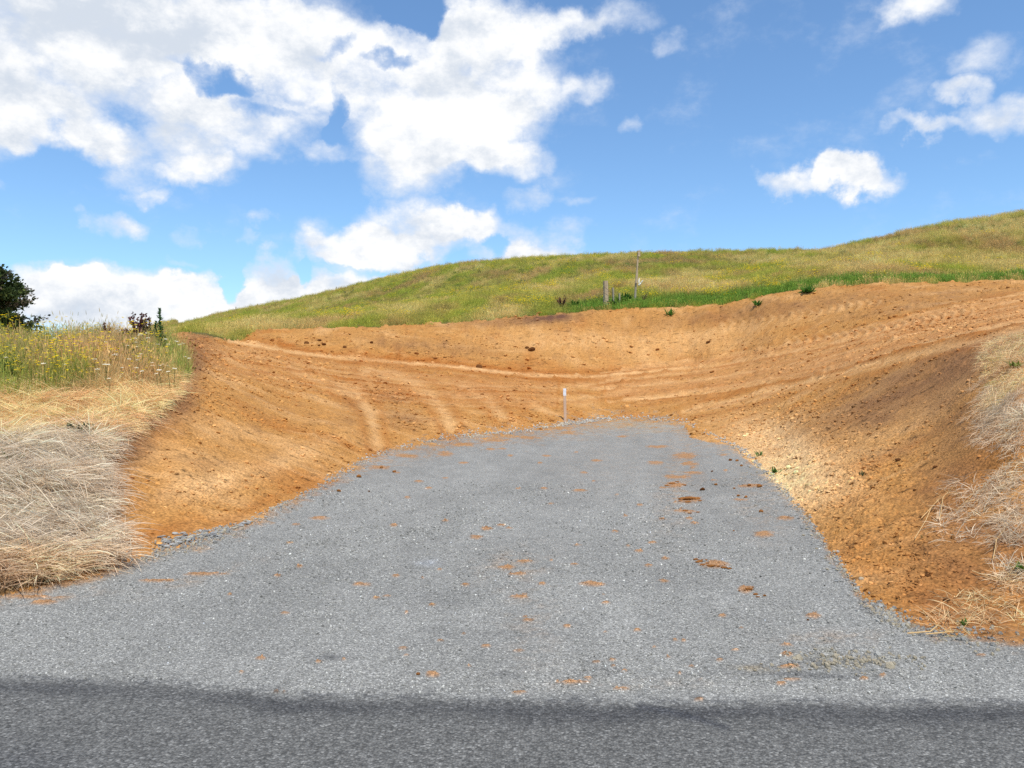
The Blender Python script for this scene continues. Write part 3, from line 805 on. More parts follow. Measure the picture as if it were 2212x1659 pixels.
# straw on the left bank
STRAW = [mat_tuft(50, .20, .20, .48, .0030, .10, .75) for _ in range(4)] + [mat_tuft(50, .17, .12, .30, .0030, .09, 2.2) for _ in range(3)]
WISP = [mat_tuft(40, .12, .06, .20, .0022, .02, 1.6) for _ in range(4)]
x, y = area_points(72000, -12, -1.5, 5.6, 16)
s_ = sample(sdm, x, y); u_, v_ = uv_of(x, y)
brow = 845 + 30 * fbm(x * .8, y * .8, 3) - .07 * (u_ - 200)          # where straw gives way to living grass
dens = ((s_ > 9) & (v_ > brow - 25) & (u_ > -1100)).astype(float) * np.clip(.55 + .9 * fbm(x * 2.4 + 7, y * 2.4, 3) * 1.6, .03, 1)
k = rng.random(len(x)) < dens * .66
x, y, u_, v_, s_ = x[k], y[k], u_[k], v_[k], s_[k]
n = len(x)
grey = sstep(v_ + 40 * fbm(x * .7, y * .7, 3) + .10 * (u_ - 100), 900, 1010) * (1 - .45 * sstep(v_ + 30 * fbm(x, y, 3), 1190, 1240))
col = colmix(n, [(grey, alb(216, 198, 172, .86)), (1 - grey, alb(246, 196, 140, .82)), (2.6 * np.clip(fbm(x * 2.6 + 60, y * 2.6, 3) - .12, 0, 1), alb(160, 122, 88, 1.15)), (.8 * (rng.random(n) < .10), alb(190, 145, 95, 1.0))], .17)
_, down = lay(x, y, np.zeros(n))
head = -1.05 + 2.6 * fbm(x * 1.1 + 3, y * 1.1, 3) + rng.normal(0, .75, n) + np.where(v_ < 960, .8, 0) * rng.normal(0, 1, n)
rot, _ = lay(x, y, head)
z = height(x, y) - .02
scatter('straw', np.stack([x, y, z], 1), rot, rng.uniform(.7, 1.25, n), np.where(rng.random(n) < np.where(v_ < 960, .65, .5), rng.integers(4, 7, n), rng.integers(0, 4, n)), col, STRAW, 'matted dead straw draped down the left roadside bank', 'straw')

# living meadow grass on the brow of the left bank
MEADOW = [tall_tuft(34, .16, .22, .55, .0048, .45) for _ in range(4)] + [tall_tuft(40, .16, .14, .34, .0065, .05, .5, 1.1) for _ in range(2)] + [tall_tuft(7, .2, .50, .80, .0050, 1.0, .3, .5, .10)]
x, y = area_points(30000, -13, -3.2, 9.5, 24)
s_ = sample(sdm, x, y); u_, v_ = uv_of(x, y)
brow = 850 + 30 * fbm(x * .8, y * .8, 3) - .07 * (u_ - 200)
k = (s_ > 0) & (v_ < brow + 12) & (u_ > -520) & (rng.random(len(x)) < np.clip(.75 + fbm(x * .9, y * .9, 3), .2, 1) * .62) & ((u_ < 352) | (y < 21))
x, y, u_, v_, s_ = x[k], y[k], u_[k], v_[k], s_[k]; n = len(x)
p1 = fbm(x * .55, y * .55, 3); p2 = fbm(x * .9 + 20, y * .9, 3)
gedge = np.exp(-((u_ - 365) / 22) ** 2) * (v_ < 800)
gpatch = np.exp(-(((u_ - 15) / 60) ** 2 + ((v_ - 835) / 34) ** 2)) + np.exp(-(((u_ - 110) / 80) ** 2 + ((v_ - 770) / 22) ** 2)) * .8
green = np.clip(.30 + 1.6 * p1 + 1.5 * gedge + 1.2 * gpatch, 0, 2)
col = colmix(n, [(green, alb(126, 148, 60, .66)), (.60 - p1, alb(192, 166, 120, .66)), (.28 + 1.3 * p2, alb(172, 136, 106, .66)), (.3 * sstep(u_, 250, 390), alb(220, 194, 140, .66))], .14)
idx = np.where(rng.random(n) < np.clip(green * .5, 0, .8), rng.integers(4, 6, n), rng.integers(0, 4, n))
idx = np.where(rng.random(n) < .04, 6, idx)
rot = np.stack([rng.normal(0, .10, n), rng.normal(.08, .10, n), rng.uniform(0, 6.28, n)], 1)
z = height(x, y) - .02
scatter('meadow_grass', np.stack([x, y, z], 1), rot, rng.uniform(.75, 1.2, n) * np.where(v_ < 790, .78, 1.0) * np.where((u_ > 255) & (v_ < 775), .8, 1), idx, col, MEADOW, 'tall seeding grass covering the brow of the left bank', 'grass')

# yellow flowers among it
def flower_mesh(k, rad, h, petal, wpet):
    b = MB()
    for i in range(k):
        a = R.uniform(0, 6.28); r = rad * math.sqrt(R.random()); p = Vector((math.cos(a) * r, math.sin(a) * r, 0)); hh = h * R.uniform(.6, 1.15)
        top = p + Vector((R.uniform(-.04, .04), R.uniform(-.04, .04), hh))
        b.ribbon([p, p * .5 + top * .5, top], [.003, .003, 0], Vector((1, 0, 0)), (.10, .16, .03), (.14, .2, .04))
        for j in range(5):
            t = j * 1.2566 + a; d = Vector((math.cos(t), math.sin(t), R.uniform(.1, .5))) * petal; sd = Vector((-math.sin(t), math.cos(t), 0)) * wpet
            b.add([top, top + d * .6 - sd, top + d, top + d * .6 + sd], [(0, 1, 2, 3)], (.86, .72, .03))
    return b.mesh('flowers', MAT_PLANT)


YEL = [flower_mesh(8, .20, .60, .026, .015) for _ in range(3)]
x, y = area_points(9000, -12, -3.2, 10, 20)
s_ = sample(sdm, x, y); u_, v_ = uv_of(x, y)
pat = 1.0 * np.exp(-(((u_ - 130) / 95) ** 2 + ((v_ - 815) / 28) ** 2)) + .9 * np.exp(-(((u_ - 260) / 45) ** 2 + ((v_ - 838) / 18) ** 2)) + .35 * np.exp(-(((u_ - 150) / 160) ** 2 + ((v_ - 830) / 50) ** 2)) + .4 * np.exp(-(((u_ - 280) / 40) ** 2 + ((v_ - 790) / 12) ** 2)) + .25 * (u_ < 40)
k = (s_ > 4) & (v_ < 885) & (rng.random(len(x)) < .40 * pat * np.clip(.5 + 1.5 * fbm(x, y, 3), .05, 1.4))
x, y = x[k], y[k]; n = len(x)
scatter('yellow_flowers', np.stack([x, y, height(x, y)], 1), np.stack([np.zeros(n), np.zeros(n), rng.uniform(0, 6.28, n)], 1), rng.uniform(.8, 1.25, n), rng.integers(0, 3, n),
        np.ones((n, 3)), YEL, 'small yellow flowers dotted through the grass on the left bank', 'flowers')

# pasture on the hill
HILLT = [tall_tuft(54, .42, .14, .34, .013, .30, .35, .9, .09) for _ in range(4)] + [tall_tuft(50, .36, .25, .55, .010, .6, .3, .6, .10) for _ in range(2)]
def hill_points(n, ya, yb, umin, umax):
    yy = np.exp(rng.uniform(math.log(ya), math.log(yb), n)); uu = rng.uniform(umin, umax, n)
    return (uu - U0) / F * yy, yy
x, y = hill_points(98000, 34, 178, 330, 2900)
u_, v_ = uv_of(x, y); t_ = sample(top_off, x, y)
crest = np.interp(u_, uc, KY[:, 7])
t_ = np.where((sample(is_hill.astype(float), x, y) > .5) & (t_ < .2), 3.0, t_)
k = (t_ > .05) & (y < crest * 1.12) & ~((u_ < 560) & (y < 40) & (sample(sdm, x, y) > 0))
x, y, u_, v_, t_ = x[k], y[k], u_[k], v_[k], t_[k]; n = len(x)
p1 = fbm(x * .10, y * .05, 4); p2 = fbm(x * .35 + 9, y * .16, 4); p3 = fbm(x * .22 + 50, y * .11, 3)
rightdry = sstep(u_ - (2.1 * (v_ - 545)) * 0 + 8 * p2, 1560, 1760) * sstep(v_, 520, 560)
lush = np.exp(-((t_ - .9) / 1.3) ** 2) * sstep(u_, 1180, 1280)
dry = np.exp(-(((u_ - 1480) / 130) ** 2 + ((v_ - 622) / 22) ** 2)) + .7 * sstep(u_, 1600, 1900)
green = np.clip(.40 + 2.4 * p2 + 1.0 * p1 - .35 * dry, 0, 2)
tan = np.clip(.12 + 2.2 * p3 - .8 * p1 + .9 * dry, 0, 2); brown = np.clip(.0 + 1.8 * p1 - 1.6 * p2 + .15 * sstep(u_, 1700, 2000), 0, 1.5)
w_l = (1 - lush)
col = colmix(n, [(green * w_l, alb(150, 160, 66, .68)), (.35 * w_l, alb(176, 168, 82, .64)), (tan * w_l, alb(206, 182, 124, .64)), (brown * w_l, alb(176, 142, 102, .66)), (2.2 * lush, alb(120, 154, 62, .78)),
                 (np.clip(-.05 - p2 - .3 * p1, 0, 1) * w_l, alb(112, 146, 48, .8))], .13)
idx = np.where((rng.random(n) < .25 + .5 * dry) & (lush < .4), rng.integers(4, 6, n), rng.integers(0, 4, n))
rot = np.stack([rng.normal(0, .08, n), rng.normal(0, .08, n), rng.uniform(0, 6.28, n)], 1)
big = 1.0 + .5 * sstep(y, 60, 130)
scatter('pasture_grass', np.stack([x, y, height(x, y) - .03], 1), rot, rng.uniform(.5, .95, n) * big * np.where(lush > .5, 1.0, .8), idx, col, HILLT, 'green and tan pasture grass covering the hill', 'grass')

YEH = [flower_mesh(14, .5, .38, .045, .03) for _ in range(2)]
x, y = hill_points(9000, 36, 130, 480, 2300)
u_, v_ = uv_of(x, y); t_ = sample(top_off, x, y); p = fbm(x * .12 + 80, y * .08, 3)
k = (t_ > 1.2) & (y < np.interp(u_, uc, KY[:, 7])) & (rng.random(len(x)) < np.clip(.10 + 1.0 * p, 0, .7) * np.where(u_ > 1700, .25, .8))
x, y = x[k], y[k]; n = len(x)
scatter('hill_flowers', np.stack([x, y, height(x, y)], 1), np.stack([np.zeros(n), np.zeros(n), rng.uniform(0, 6.28, n)], 1), rng.uniform(.7, 1.1, n), rng.integers(0, 2, n), np.ones((n, 3)), YEH,
        'yellow flowers speckling the hill pasture', 'flowers')

# dry grass hanging over the right bank
x, y = area_points(60000, 1.6, 17, 4.6, 13)
u_, v_ = uv_of(x, y); dirt = sample(is_dirt.astype(float), x, y) > .5
GR = [(2190, 900, 62, 75, 1.0), (2160, 870, 50, 40, 1.0), (2205, 960, 40, 60, .9), (2180, 770, 46, 34, 1.1), (2150, 790, 30, 20, .7), (2140, 1060, 70, 40, .45), (2200, 1040, 40, 50, .8), (2090, 1110, 80, 24, .32), (2190, 1130, 40, 24, .8),
      (2170, 1200, 50, 30, .4), (2115, 1330, 56, 36, .95), (2060, 1345, 50, 22, .4), (2190, 1290, 50, 90, .55), (2150, 1375, 80, 14, .5), (2190, 720, 30, 10, .3), (2060, 1150, 40, 50, .18), (2320, 1050, 110, 330, .9), (2210, 1000, 30, 300, .5), (2010, 1382, 40, 6, .3)]
pat = np.zeros(len(x))
for (a, b, c, d, w) in GR: pat = np.maximum(pat, w * np.exp(-((u_ - a) / c) ** 2 - ((v_ - b) / d) ** 2))
pat = np.maximum(pat, .75 * sstep(u_, 2230, 2330))
k = dirt & (u_ < 4600) & (rng.random(len(x)) < np.where(pat < .08, 0, pat) * .52 * np.clip(.7 + 1.4 * fbm(x * 2, y * 2, 3), .1, 1.3)); x, y, u_, v_ = x[k], y[k], u_[k], v_[k]; n = len(x)
gry = sstep(v_ + 60 * fbm(x, y, 2), 800, 900) * (1 - sstep(v_, 1230, 1290))
col = colmix(n, [(gry, alb(222, 200, 168, .9)), (1 - gry, alb(236, 198, 148, .88)), (.9 * (rng.random(n) < .12) * (v_ < 830), alb(165, 176, 84, .9)), (.5 * (rng.random(n) < .12), alb(180, 140, 100, 1.0))], .15)
head = math.pi + .75 + .6 * fbm(x * .9, y * .9, 2) + rng.normal(0, 1.0, n)
rot, _ = lay(x, y, head)
scatter('dry_grass', np.stack([x, y, height(x, y) - .02], 1), rot, rng.uniform(.7, 1.3, n), rng.integers(0, 4, n), col, WISP, 'dead pale grass hanging in clumps down the right roadside bank', 'dry grass')

# loose crumbs of clay all over the earthworks
def crumb_mat():
    m, t, out = new_mat('clay_fragment')
    c = t.v('MULTIPLY', t('ShaderNodeAttribute', attribute_name='bcol').outputs['Color'], t('ShaderNodeAttribute', attribute_name='tcol', attribute_type='INSTANCER').outputs['Color'])
    p = t('ShaderNodeBsdfPrincipled', {'Base Color': c, 'Roughness': .95, 'Specular IOR Level': .1}); t.l.new(p.outputs[0], out.inputs[0])
    return m
MAT_CRUMB = crumb_mat()
CRUMB = [rock_mesh('fragment', MAT_CRUMB, 1, .16, f, 100 + k, (1, 1, 1), .10) for k, f in enumerate((.75, .6, .45, .4, .5, .35))]
N_ = 260000
yy = np.exp(rng.uniform(math.log(5.4), math.log(41), N_)); uu = rng.uniform(120, 2300, N_); x = (uu - U0) / F * yy; y = yy
u_, v_ = uv_of(x, y); dirt = sample(is_dirt.astype(float), x, y) > .5
band = fbm(x * .35 + 11, y * 1.3, 4); big_ = fbm(x * .22 + 70, y * .5, 3)
pat = np.clip(.02 + 1.3 * (band - .05) + .5 * big_, 0.012, 1) * .55
for (a, b, c, d, w) in [(900, 772, 240, 22, .9), (1150, 745, 230, 44, .75), (700, 735, 190, 14, .7), (440, 850, 50, 110, .6), (400, 770, 40, 40, .7), (560, 770, 120, 22, .5), (620, 830, 110, 40, .45), (1130, 905, 220, 14, .7), (1500, 740, 320, 36, .5), (1900, 690, 300, 40, .4), (1700, 900, 170, 60, .45),
                        (850, 850, 60, 40, .6), (870, 905, 60, 26, .5), (1060, 690, 260, 12, .7), (330, 1190, 80, 16, .7), (1990, 1250, 120, 120, .7), (850, 975, 60, 14, .6), (1800, 1090, 190, 190, .62), (470, 1060, 170, 60, .42), (1660, 950, 100, 40, .6), (1130, 860, 60, 30, .5)]:
    pat = np.maximum(pat, w * np.exp(-((u_ - a) / c) ** 2 - ((v_ - b) / d) ** 2) * np.clip(.55 + 1.2 * band, .1, 1.2))
wheel = np.zeros(len(x))
for pts, w, pale, s_k in TR[:5]: dd_, _ = seg_dist(u_, v_, pts); wheel = np.maximum(wheel, np.exp(-(dd_ / (w * 1.1)) ** 2))
k = dirt & (rng.random(len(x)) < pat * (1 - .85 * wheel)); x, y, u_, v_ = x[k], y[k], u_[k], v_[k]; n = len(x)
size = np.minimum(np.clip(.0105 * np.exp(rng.exponential(.44, n)), .008, .075) * np.clip(y / 13, .6, 1.8), .0030 * y + .006)
cg = np.stack([sample(dirtC[..., q], x, y) for q in range(3)], 1) * rng.normal(1.0, .13, n)[:, None]
r_ = rng.random(n); cg = np.where((r_ < .04)[:, None], cg * .6, np.where((r_ > .93)[:, None], cg * np.array([1.25, 1.32, 1.45]), cg))
ex = np.stack([rng.normal(0, .35, n), rng.normal(0, .35, n), rng.uniform(0, 6.28, n)], 1)
scatter('clay_crumbs', np.stack([x, y, height(x, y) + size * .16], 1), ex, size, rng.integers(0, 6, n), np.clip(cg, .01, .8), CRUMB, 'loose crumbs of orange clay strewn over the earthworks', 'clay crumbs')

# loose gravel at the rims of the driveway and in the heap near the road
GST = [rock_mesh('chip', MAT_STONE, 1, .10, .7, 200 + k, t, .12) for k, t in enumerate([(1.15, 1.12, 1.08), (.95, .93, .90), (.75, .74, .72), (1.4, 1.38, 1.33), (1.35, 1.18, .9), (.9, .88, .84)])]
def rim_points(n):
    u = rng.uniform(150, 2230, n); yk = np.interp(u, uc, KY[:, 0]); y = yk + rng.normal(-.02, .16, n) * np.clip(yk / 9, .6, 2.2); return (u - U0) / F * y, y, u
x, y, u_ = rim_points(26000); t_ = fbm(x * 2.2, y * 2.2, 3)
wt = np.interp(u_, [150, 300, 340, 560, 700, 900, 1130, 1230, 1350, 1480, 1560, 1650, 1900, 2000, 2230], [.05, .1, .7, .6, .3, .2, .3, .55, .35, .15, .3, .7, .7, .2, .05])
k = (rng.random(len(x)) < wt * np.clip(.5 + 1.6 * t_, .05, 1.2)) & (y > 4.6); x, y, u_ = x[k], y[k], u_[k]
xh, yh = area_points(2600, 1.5, 3.6, 4.45, 5.1); uh, vh = uv_of(xh, yh)
k = rng.random(len(xh)) < .9 * np.exp(-((uh - 1840) / 110) ** 2 - ((vh - 1428) / 17) ** 2) + .5 * np.exp(-((uh - 1640) / 60) ** 2 - ((vh - 1445) / 9) ** 2)
x = np.concatenate([x, xh[k]]); y = np.concatenate([y, yh[k]]); n = len(x)
heap = np.arange(n) >= len(u_)
size = np.clip(rng.lognormal(-4.45, .40, n), .006, .035) * np.where(heap, .95, np.clip(y / 12, .8, 1.9))
r_ = rng.random(n); idx = np.where(heap, np.where(r_ < .6, 4, rng.integers(0, 6, n)), np.where(r_ < .14, 4, rng.integers(0, 6, n)))
scatter('loose_gravel', np.stack([x, y, height(x, y) + size * .2], 1), rng.uniform(0, 6.28, (n, 3)), size, idx, np.ones((n, 3)), GST, 'loose stone chips along the ragged rim of the driveway', 'gravel')


# single chips standing proud of the compacted gravel where it lies close to the road
yy = np.exp(rng.uniform(math.log(4.3), math.log(13), 60000)); uu = rng.uniform(-150, 2360, 60000); x = (uu - U0) / F * yy; y = yy
k = (sample(is_gravel.astype(float), x, y) > .5) & (rng.random(len(x)) < np.clip(.55 + 1.2 * fbm(x * .9, y * .5, 3), .1, 1)); x, y = x[k], y[k]; n = len(x)
CHIP = [rock_mesh('grit', MAT_CRUMB, 1, .12, f, 400 + q, (1, 1, 1), .10) for q, f in enumerate((.7, .55, .6, .8))]
size = np.clip(rng.lognormal(-5.15, .28, n), .0035, .012) * np.clip(y / 6, .9, 1.5)
tone = np.exp(rng.normal(.05, .34, n)); cg = np.stack([sample(CC[..., q], x, y) for q in range(3)], 1) * tone[:, None]
scatter('gravel', np.stack([x, y, height(x, y) + size * .3], 1), rng.uniform(0, 6.28, (n, 3)), size, rng.integers(0, 4, n), np.clip(cg, .02, .8), CHIP, 'small crushed chips on the surface of the driveway', 'gravel')


# ------------------------------------------------------------------ posts and stake
MAT_STAKE = solid_mat('pale_timber', (.62, .44, .31), 30, .12, .3, .8, (1, 1, .08))
MAT_OLD = solid_mat('weathered_timber', (.42, .33, .21), 22, .25, .5, .9, (1, 1, .10))
MAT_OLD2 = solid_mat('grey_timber', (.33, .29, .21), 22, .28, .5, .9, (1, 1, .10))
MAT_WHITE = solid_mat('white_paint', (.80, .81, .83), 30, .05, .1, .6)
MAT_RAG = solid_mat('white_plastic', (.78, .77, .66), 12, .08, .2, .5)


def beam(b, p0, p1, w, d, taper=1.0, rz=0.0, col=(1, 1, 1), jag=0.0):
    """a sawn post between two points, its top slightly uneven"""
    p0, p1 = Vector(p0), Vector(p1); up = (p1 - p0).normalized()
    x = Vector((math.cos(rz), math.sin(rz), 0)); x = (x - up * x.dot(up)).normalized(); y = up.cross(x)
    vs = []; n = 5; c = .12
    prof = [(-1, -1 + c), (-1 + c, -1), (1 - c, -1), (1, -1 + c), (1, 1 - c), (1 - c, 1), (-1 + c, 1), (-1, 1 - c)]
    for i in range(n):
        t = i / (n - 1); k = 1 + (taper - 1) * t; p = p0.lerp(p1, t)
        wob = Vector((R.uniform(-1, 1), R.uniform(-1, 1), 0)) * w * .05 * (0 < i < n - 1)
        for a, e in prof: vs.append(p + wob + x * a * w / 2 * k + y * e * d / 2 * k + (up * R.uniform(-jag, jag) if i == n - 1 else Vector()))
    fs = [(i * 8 + j, i * 8 + (j + 1) % 8, (i + 1) * 8 + (j + 1) % 8, (i + 1) * 8 + j) for i in range(n - 1) for j in range(8)]
    fs += [tuple(range(7, -1, -1)), tuple((n - 1) * 8 + j for j in range(8))]
    b.add(vs, fs, col)


def at_depth(u, v, y):
    return Vector(((u - U0) / F * y, y, EYE + (V0 - v) / F * y))


# survey stake with white head
sx, sy, sz = hit(1221, 909)
top = at_depth(1219.5, 839, sy); k1 = at_depth(1220, 855, sy)
st = thing('survey_stake', (sx, sy, sz), 'slim timber stake with white painted head at the top edge of the gravel', 'stake')
b = MB(); beam(b, Vector((0, 0, -.25)), k1 - Vector((sx, sy, sz)), .085, .05); b.build('shaft', MAT_STAKE, st)
b = MB(); beam(b, k1 - Vector((sx, sy, sz)), top - Vector((sx, sy, sz)), .092, .056); b.build('painted_head', MAT_WHITE, st)


def post_at(u_top, v_top, u_bot, v_bot, name, label, cat, w_px, mat, depth_ratio=1.0, group=None, jag=.02, taper=.95):
    x, y, z = hit(u_bot, v_bot); t = at_depth(u_top, v_top, y); w = w_px / F * y
    o = thing(name, (x, y, z), label, cat, group)
    b = MB(); beam(b, Vector((0, 0, -.3)), t - Vector((x, y, z)), w, w * depth_ratio, taper, .3, jag=jag)
    b.build('shaft', mat, o)
    return o, Vector((x, y, z)), t


po, pb, pt = post_at(1308, 607, 1309, 660, 'strainer_post', 'stout square timber fence post standing left of the tall thin pole', 'post', 9.0, MAT_OLD)
b = MB()                                                            # wire staples and stubs still on it
for q in (.35, .7, 1.0):
    b = MB(); b.tube([Vector((-.16, -.15, q)), Vector((0, -.17, q + .02)), Vector((.16, -.15, q))], [.007] * 3, 5); b.build('wire_loop', MAT_OLD2, po)
post_at(1324, 622, 1326, 656, 'fence_post', 'thinner grey fence post close behind the stout square post', 'post', 3.4, MAT_OLD2)
post_at(1338, 634, 1339, 655, 'fence_post', 'short low grey stub of a post between the stout post and the tall pole', 'post', 3.2, MAT_OLD2)
# tall pole: a grey foot, a middle lap and a long thin upper length with a board at its top
x, y, z = hit(1371, 652); base = Vector((x, y, z))
tp = thing('tall_pole', base, 'tall thin leaning pole of lapped timber rising above the hill brow', 'pole')
P = lambda u, v, dy=0: at_depth(u, v, y + dy) - base
b = MB(); beam(b, P(1371, 657), P(1374, 606), .10, .08, .9, .2); b.build('foot_stake', MAT_OLD2, tp)
b = MB(); beam(b, P(1374.5, 612, -.09), P(1376, 585, -.09), .12, .05, .95, .2); b.build('lap_board', MAT_OLD, tp)
b = MB(); beam(b, P(1375, 600, .07), P(1379, 543, .07), .085, .06, .95, .2); b.build('upper_rail', MAT_OLD, tp)
b = MB(); beam(b, P(1380.5, 554, .0), P(1380.5, 542, .0), .13, .045, 1, .3, jag=.03); b.build('top_board', MAT_OLD, tp)
# scrap of white material by its foot
x, y, z = hit(1382, 621); y = min(y, base.y + .5); ctr = at_depth(1380, 612, base.y - .15)
rg = thing('white_scrap', ctr, 'crumpled white scrap caught beside the foot of the tall pole', 'scrap')
b = MB()
for (dx, dz, l, w, a) in ((.0, .0, .30, .06, .1), (.10, -.06, .30, .07, .75), (-.02, -.10, .14, .10, 1.0)):
    p0 = Vector((dx * .3, 0, dz)); d = Vector((math.sin(a), R.uniform(-.3, .3), math.cos(a)))
    pts = [p0 + d * l * q + Vector((R.uniform(-.02, .02), R.uniform(-.03, .03), R.uniform(-.01, .02))) for q in (0, .33, .66, 1)]
    b.tube(pts, [w * .5, w * .55, w * .4, w * .12], 6)
b.build('folded_strip', MAT_RAG, rg)

# old fence along the far left brow of the hill
for (u, h, lab) in [(510, 9, 'lowest, leftmost post'), (556, 6, 'second post from the left'), (600, 6, 'third post from the left'), (628, 5, 'fourth post from the left'), (650, 7, 'second post from the right'), (727, 8, 'highest, rightmost post')]:
    i = int(np.argmin(abs(uc - u))); vr = V0 - (ZZ[i] - EYE) / yr * F; j = int(np.argmin(np.where((yr > 60) & (yr < 180), vr, 1e9)))
    y = float(yr[j]); x = (u - U0) / F * y; z = float(ZZ[i, j])
    o = thing('brow_fence_post', (x, y, z), 'tiny fence post on the far hill brow, %s of its row' % lab, 'post', 'fence posts along the far left hill brow')
    b = MB(); beam(b, (0, 0, -.2), (R.uniform(-.03, .03), 0, (h * .8 + 1.5) / F * y), .14, .12, .9, .2, jag=.03); b.build('shaft', MAT_OLD2, o)

# ------------------------------------------------------------------ dark conifer at the far left
def conifer(loc, h, rad, seed):
    rr = random.Random(seed)
    o = thing('conifer_tree', loc, 'dark bushy conifer standing behind the grassy left bank', 'tree')
    b = MB(); b.tube([(0, 0, -.3), (.1, 0, h * .35), (-.05, .1, h * .7), (0, 0, h * .96)], [.42, .32, .18, .04], 9); 
    limbs = []
    for i in range(190):
        t = rr.uniform(.0, .96); a = rr.uniform(0, 6.283); z = h * t
        prof = rad * (min(1, .88 + .4 * t) if t < .35 else 1.0) * (1 - max(0, (t - .35) / .65) ** 2.1) ** .75
        L = max(.5, prof * rr.uniform(.78, 1.04)); up = rr.uniform(-.05, .30)
        tip = Vector((math.cos(a) * L, math.sin(a) * L, z + up * L)); mid = Vector((math.cos(a) * L * .5, math.sin(a) * L * .5, z + up * L * .3))
        b.tube([(0, 0, z - .1), mid, tip], [.07, .045, .012], 5, cap=False); limbs.append((Vector((0, 0, z)), mid, tip, L, a))
    b.build('trunk', MAT_BARK, o)
    c = MB(); dcl = MB()
    for (p0, mid, tip, L, a) in limbs:
        dead = rr.random() < .24
        for k in range(int(70 + 56 * L)):
            t = rr.uniform(.35, 1.06) if rr.random() < .8 else rr.uniform(.2, .6)
            p = (mid.lerp(tip, (t - .5) * 2) if t > .5 else p0.lerp(mid, t * 2)) + Vector((rr.gauss(0, .26), rr.gauss(0, .26), rr.gauss(0, .22))) * (1.0 - .45 * t)
            s = rr.uniform(.09, .22); n = Vector((math.cos(a) + rr.gauss(0, .5), math.sin(a) + rr.gauss(0, .5), rr.uniform(-.1, .8))).normalized()
            q = n.orthogonal().normalized(); q = Matrix.Rotation(rr.uniform(0, 6.28), 3, n) @ q
            kk = rr.uniform(.6, 1.5)
            if dead and rr.random() < .75: tgt, cc = dcl, (.17 * kk, .145 * kk, .12 * kk)
            else: tgt, cc = c, (.045 * kk, .072 * kk, .028 * kk) if rr.random() < .7 else (.10 * kk, .13 * kk, .04 * kk)
            for m in range(3):                                     # a spray of narrow scales
                d = (n + q * rr.uniform(-.9, .9) + Vector((0, 0, rr.uniform(-.2, .3)))).normalized(); sd = d.cross(Vector((rr.gauss(0, 1), rr.gauss(0, 1), rr.gauss(0, 1)))).normalized()
                w = s * (.16 if tgt is dcl else .30)
                tgt.add([p, p + d * s * .5 - sd * w, p + d * s, p + d * s * .5 + sd * w], [(0, 1, 2, 3)], cc)
    c.build('crown', MAT_PLANT, o); dcl.build('dead_twigs', MAT_PLANT, o)
    return o


MAT_BARK = solid_mat('bark', (.09, .075, .06), 14, .4, .8, .95, (1, 1, .3))
ty = 44.0; tx = (-62 - U0) / F * ty
conifer(Vector((tx, ty, float(height(tx, ty)[0]) - .2)), (V0 - 566) / F * ty + EYE - float(height(tx, ty)[0]) + .2, 126 / F * ty, 3)


# ------------------------------------------------------------------ plants one can tell apart
def dock(loc, n, h, colr, name, label, cat, spread=.5, heads=True, leafy=0, leafcol=(.05, .11, .03)):
    o = thing(name, loc, label, cat)
    b = MB(); hd = MB()
    for i in range(n):
        a = R.uniform(0, 6.283); ln = R.uniform(.05, spread); L = h * R.uniform(.6, 1.0)
        pts = blade_pts((R.uniform(-.05, .05), R.uniform(-.05, .05), -.05), a, L, ln * .6, ln, 5)
        b.tube(pts, [.008, .007, .006, .005, .004, .003], 4, colr, colr, cap=False)
        for k in range(26):
            t = R.uniform(.45, 1.0); j = min(int(t * 5), 4); p = pts[j].lerp(pts[j + 1], t * 5 - j) + Vector((R.gauss(0, .016), R.gauss(0, .016), R.gauss(0, .012)))
            s = R.uniform(.012, .028); ax = Vector((R.gauss(0, 1), R.gauss(0, 1), R.gauss(0, 1))).normalized() * s; ay = ax.orthogonal().normalized() * s * .7
            kk = R.uniform(.7, 1.3); hd.quad(p, ax, ay, tuple(x * kk for x in colr))
    b.build('stem', MAT_PLANT, o); hd.build('seed_head', MAT_PLANT, o)['kind'] = 'stuff'
    if leafy:
        lf = MB()
        for i in range(leafy):
            a = R.uniform(0, 6.283); L = h * R.uniform(.25, .5); pts = blade_pts((0, 0, 0), a, L, R.uniform(.3, 1.2), R.uniform(.3, 1.0), 4)
            kk = R.uniform(.7, 1.3); lf.ribbon(pts, [.01, .03, .035, .02, 0], Vector((-math.sin(a), math.cos(a), 0)), tuple(x * kk for x in leafcol))
        lf.build('leaf', MAT_PLANT, o)['kind'] = 'stuff'
    return o


def ground_at(u, y):
    x = (u - U0) / F * y; return Vector((x, y, float(height(x, y)[0])))


RED = (.10, .045, .045)
dock(ground_at(297, 16.8), 16, .78, RED, 'dock_plant', 'dark red dock with dense upright seed heads on the left bank brow', 'plant', .55)
dock(ground_at(268, 16.9), 8, .46, (.13, .06, .055), 'dock_plant', 'lower reddish dock just left of the dense dark red one', 'plant', .7)
dock(ground_at(318, 17.0), 5, .72, (.12, .07, .06), 'dock_plant', 'sparse dock stalks between the dark red dock and the tall thistle', 'plant', .35)
dock(ground_at(231, 16.5), 4, .62, (.16, .09, .06), 'dock_plant', 'brown dock stalk rising from the grass left of the red docks', 'plant', .25)
x, y, z = hit(1212, 668)
dock(Vector((x, y + .3, float(height(x, y + .3)[0]))), 20, .85, (.13, .07, .05), 'dock_plant', 'rusty brown dock beside the dark soil left of the fence posts', 'plant', .6, leafy=10)
x, y, z = hit(1370, 655)
dock(ground_at(1392, y + .2), 6, .75, (.14, .10, .06), 'dock_plant', 'brown dock stalks right of the tall pole', 'plant', .4)
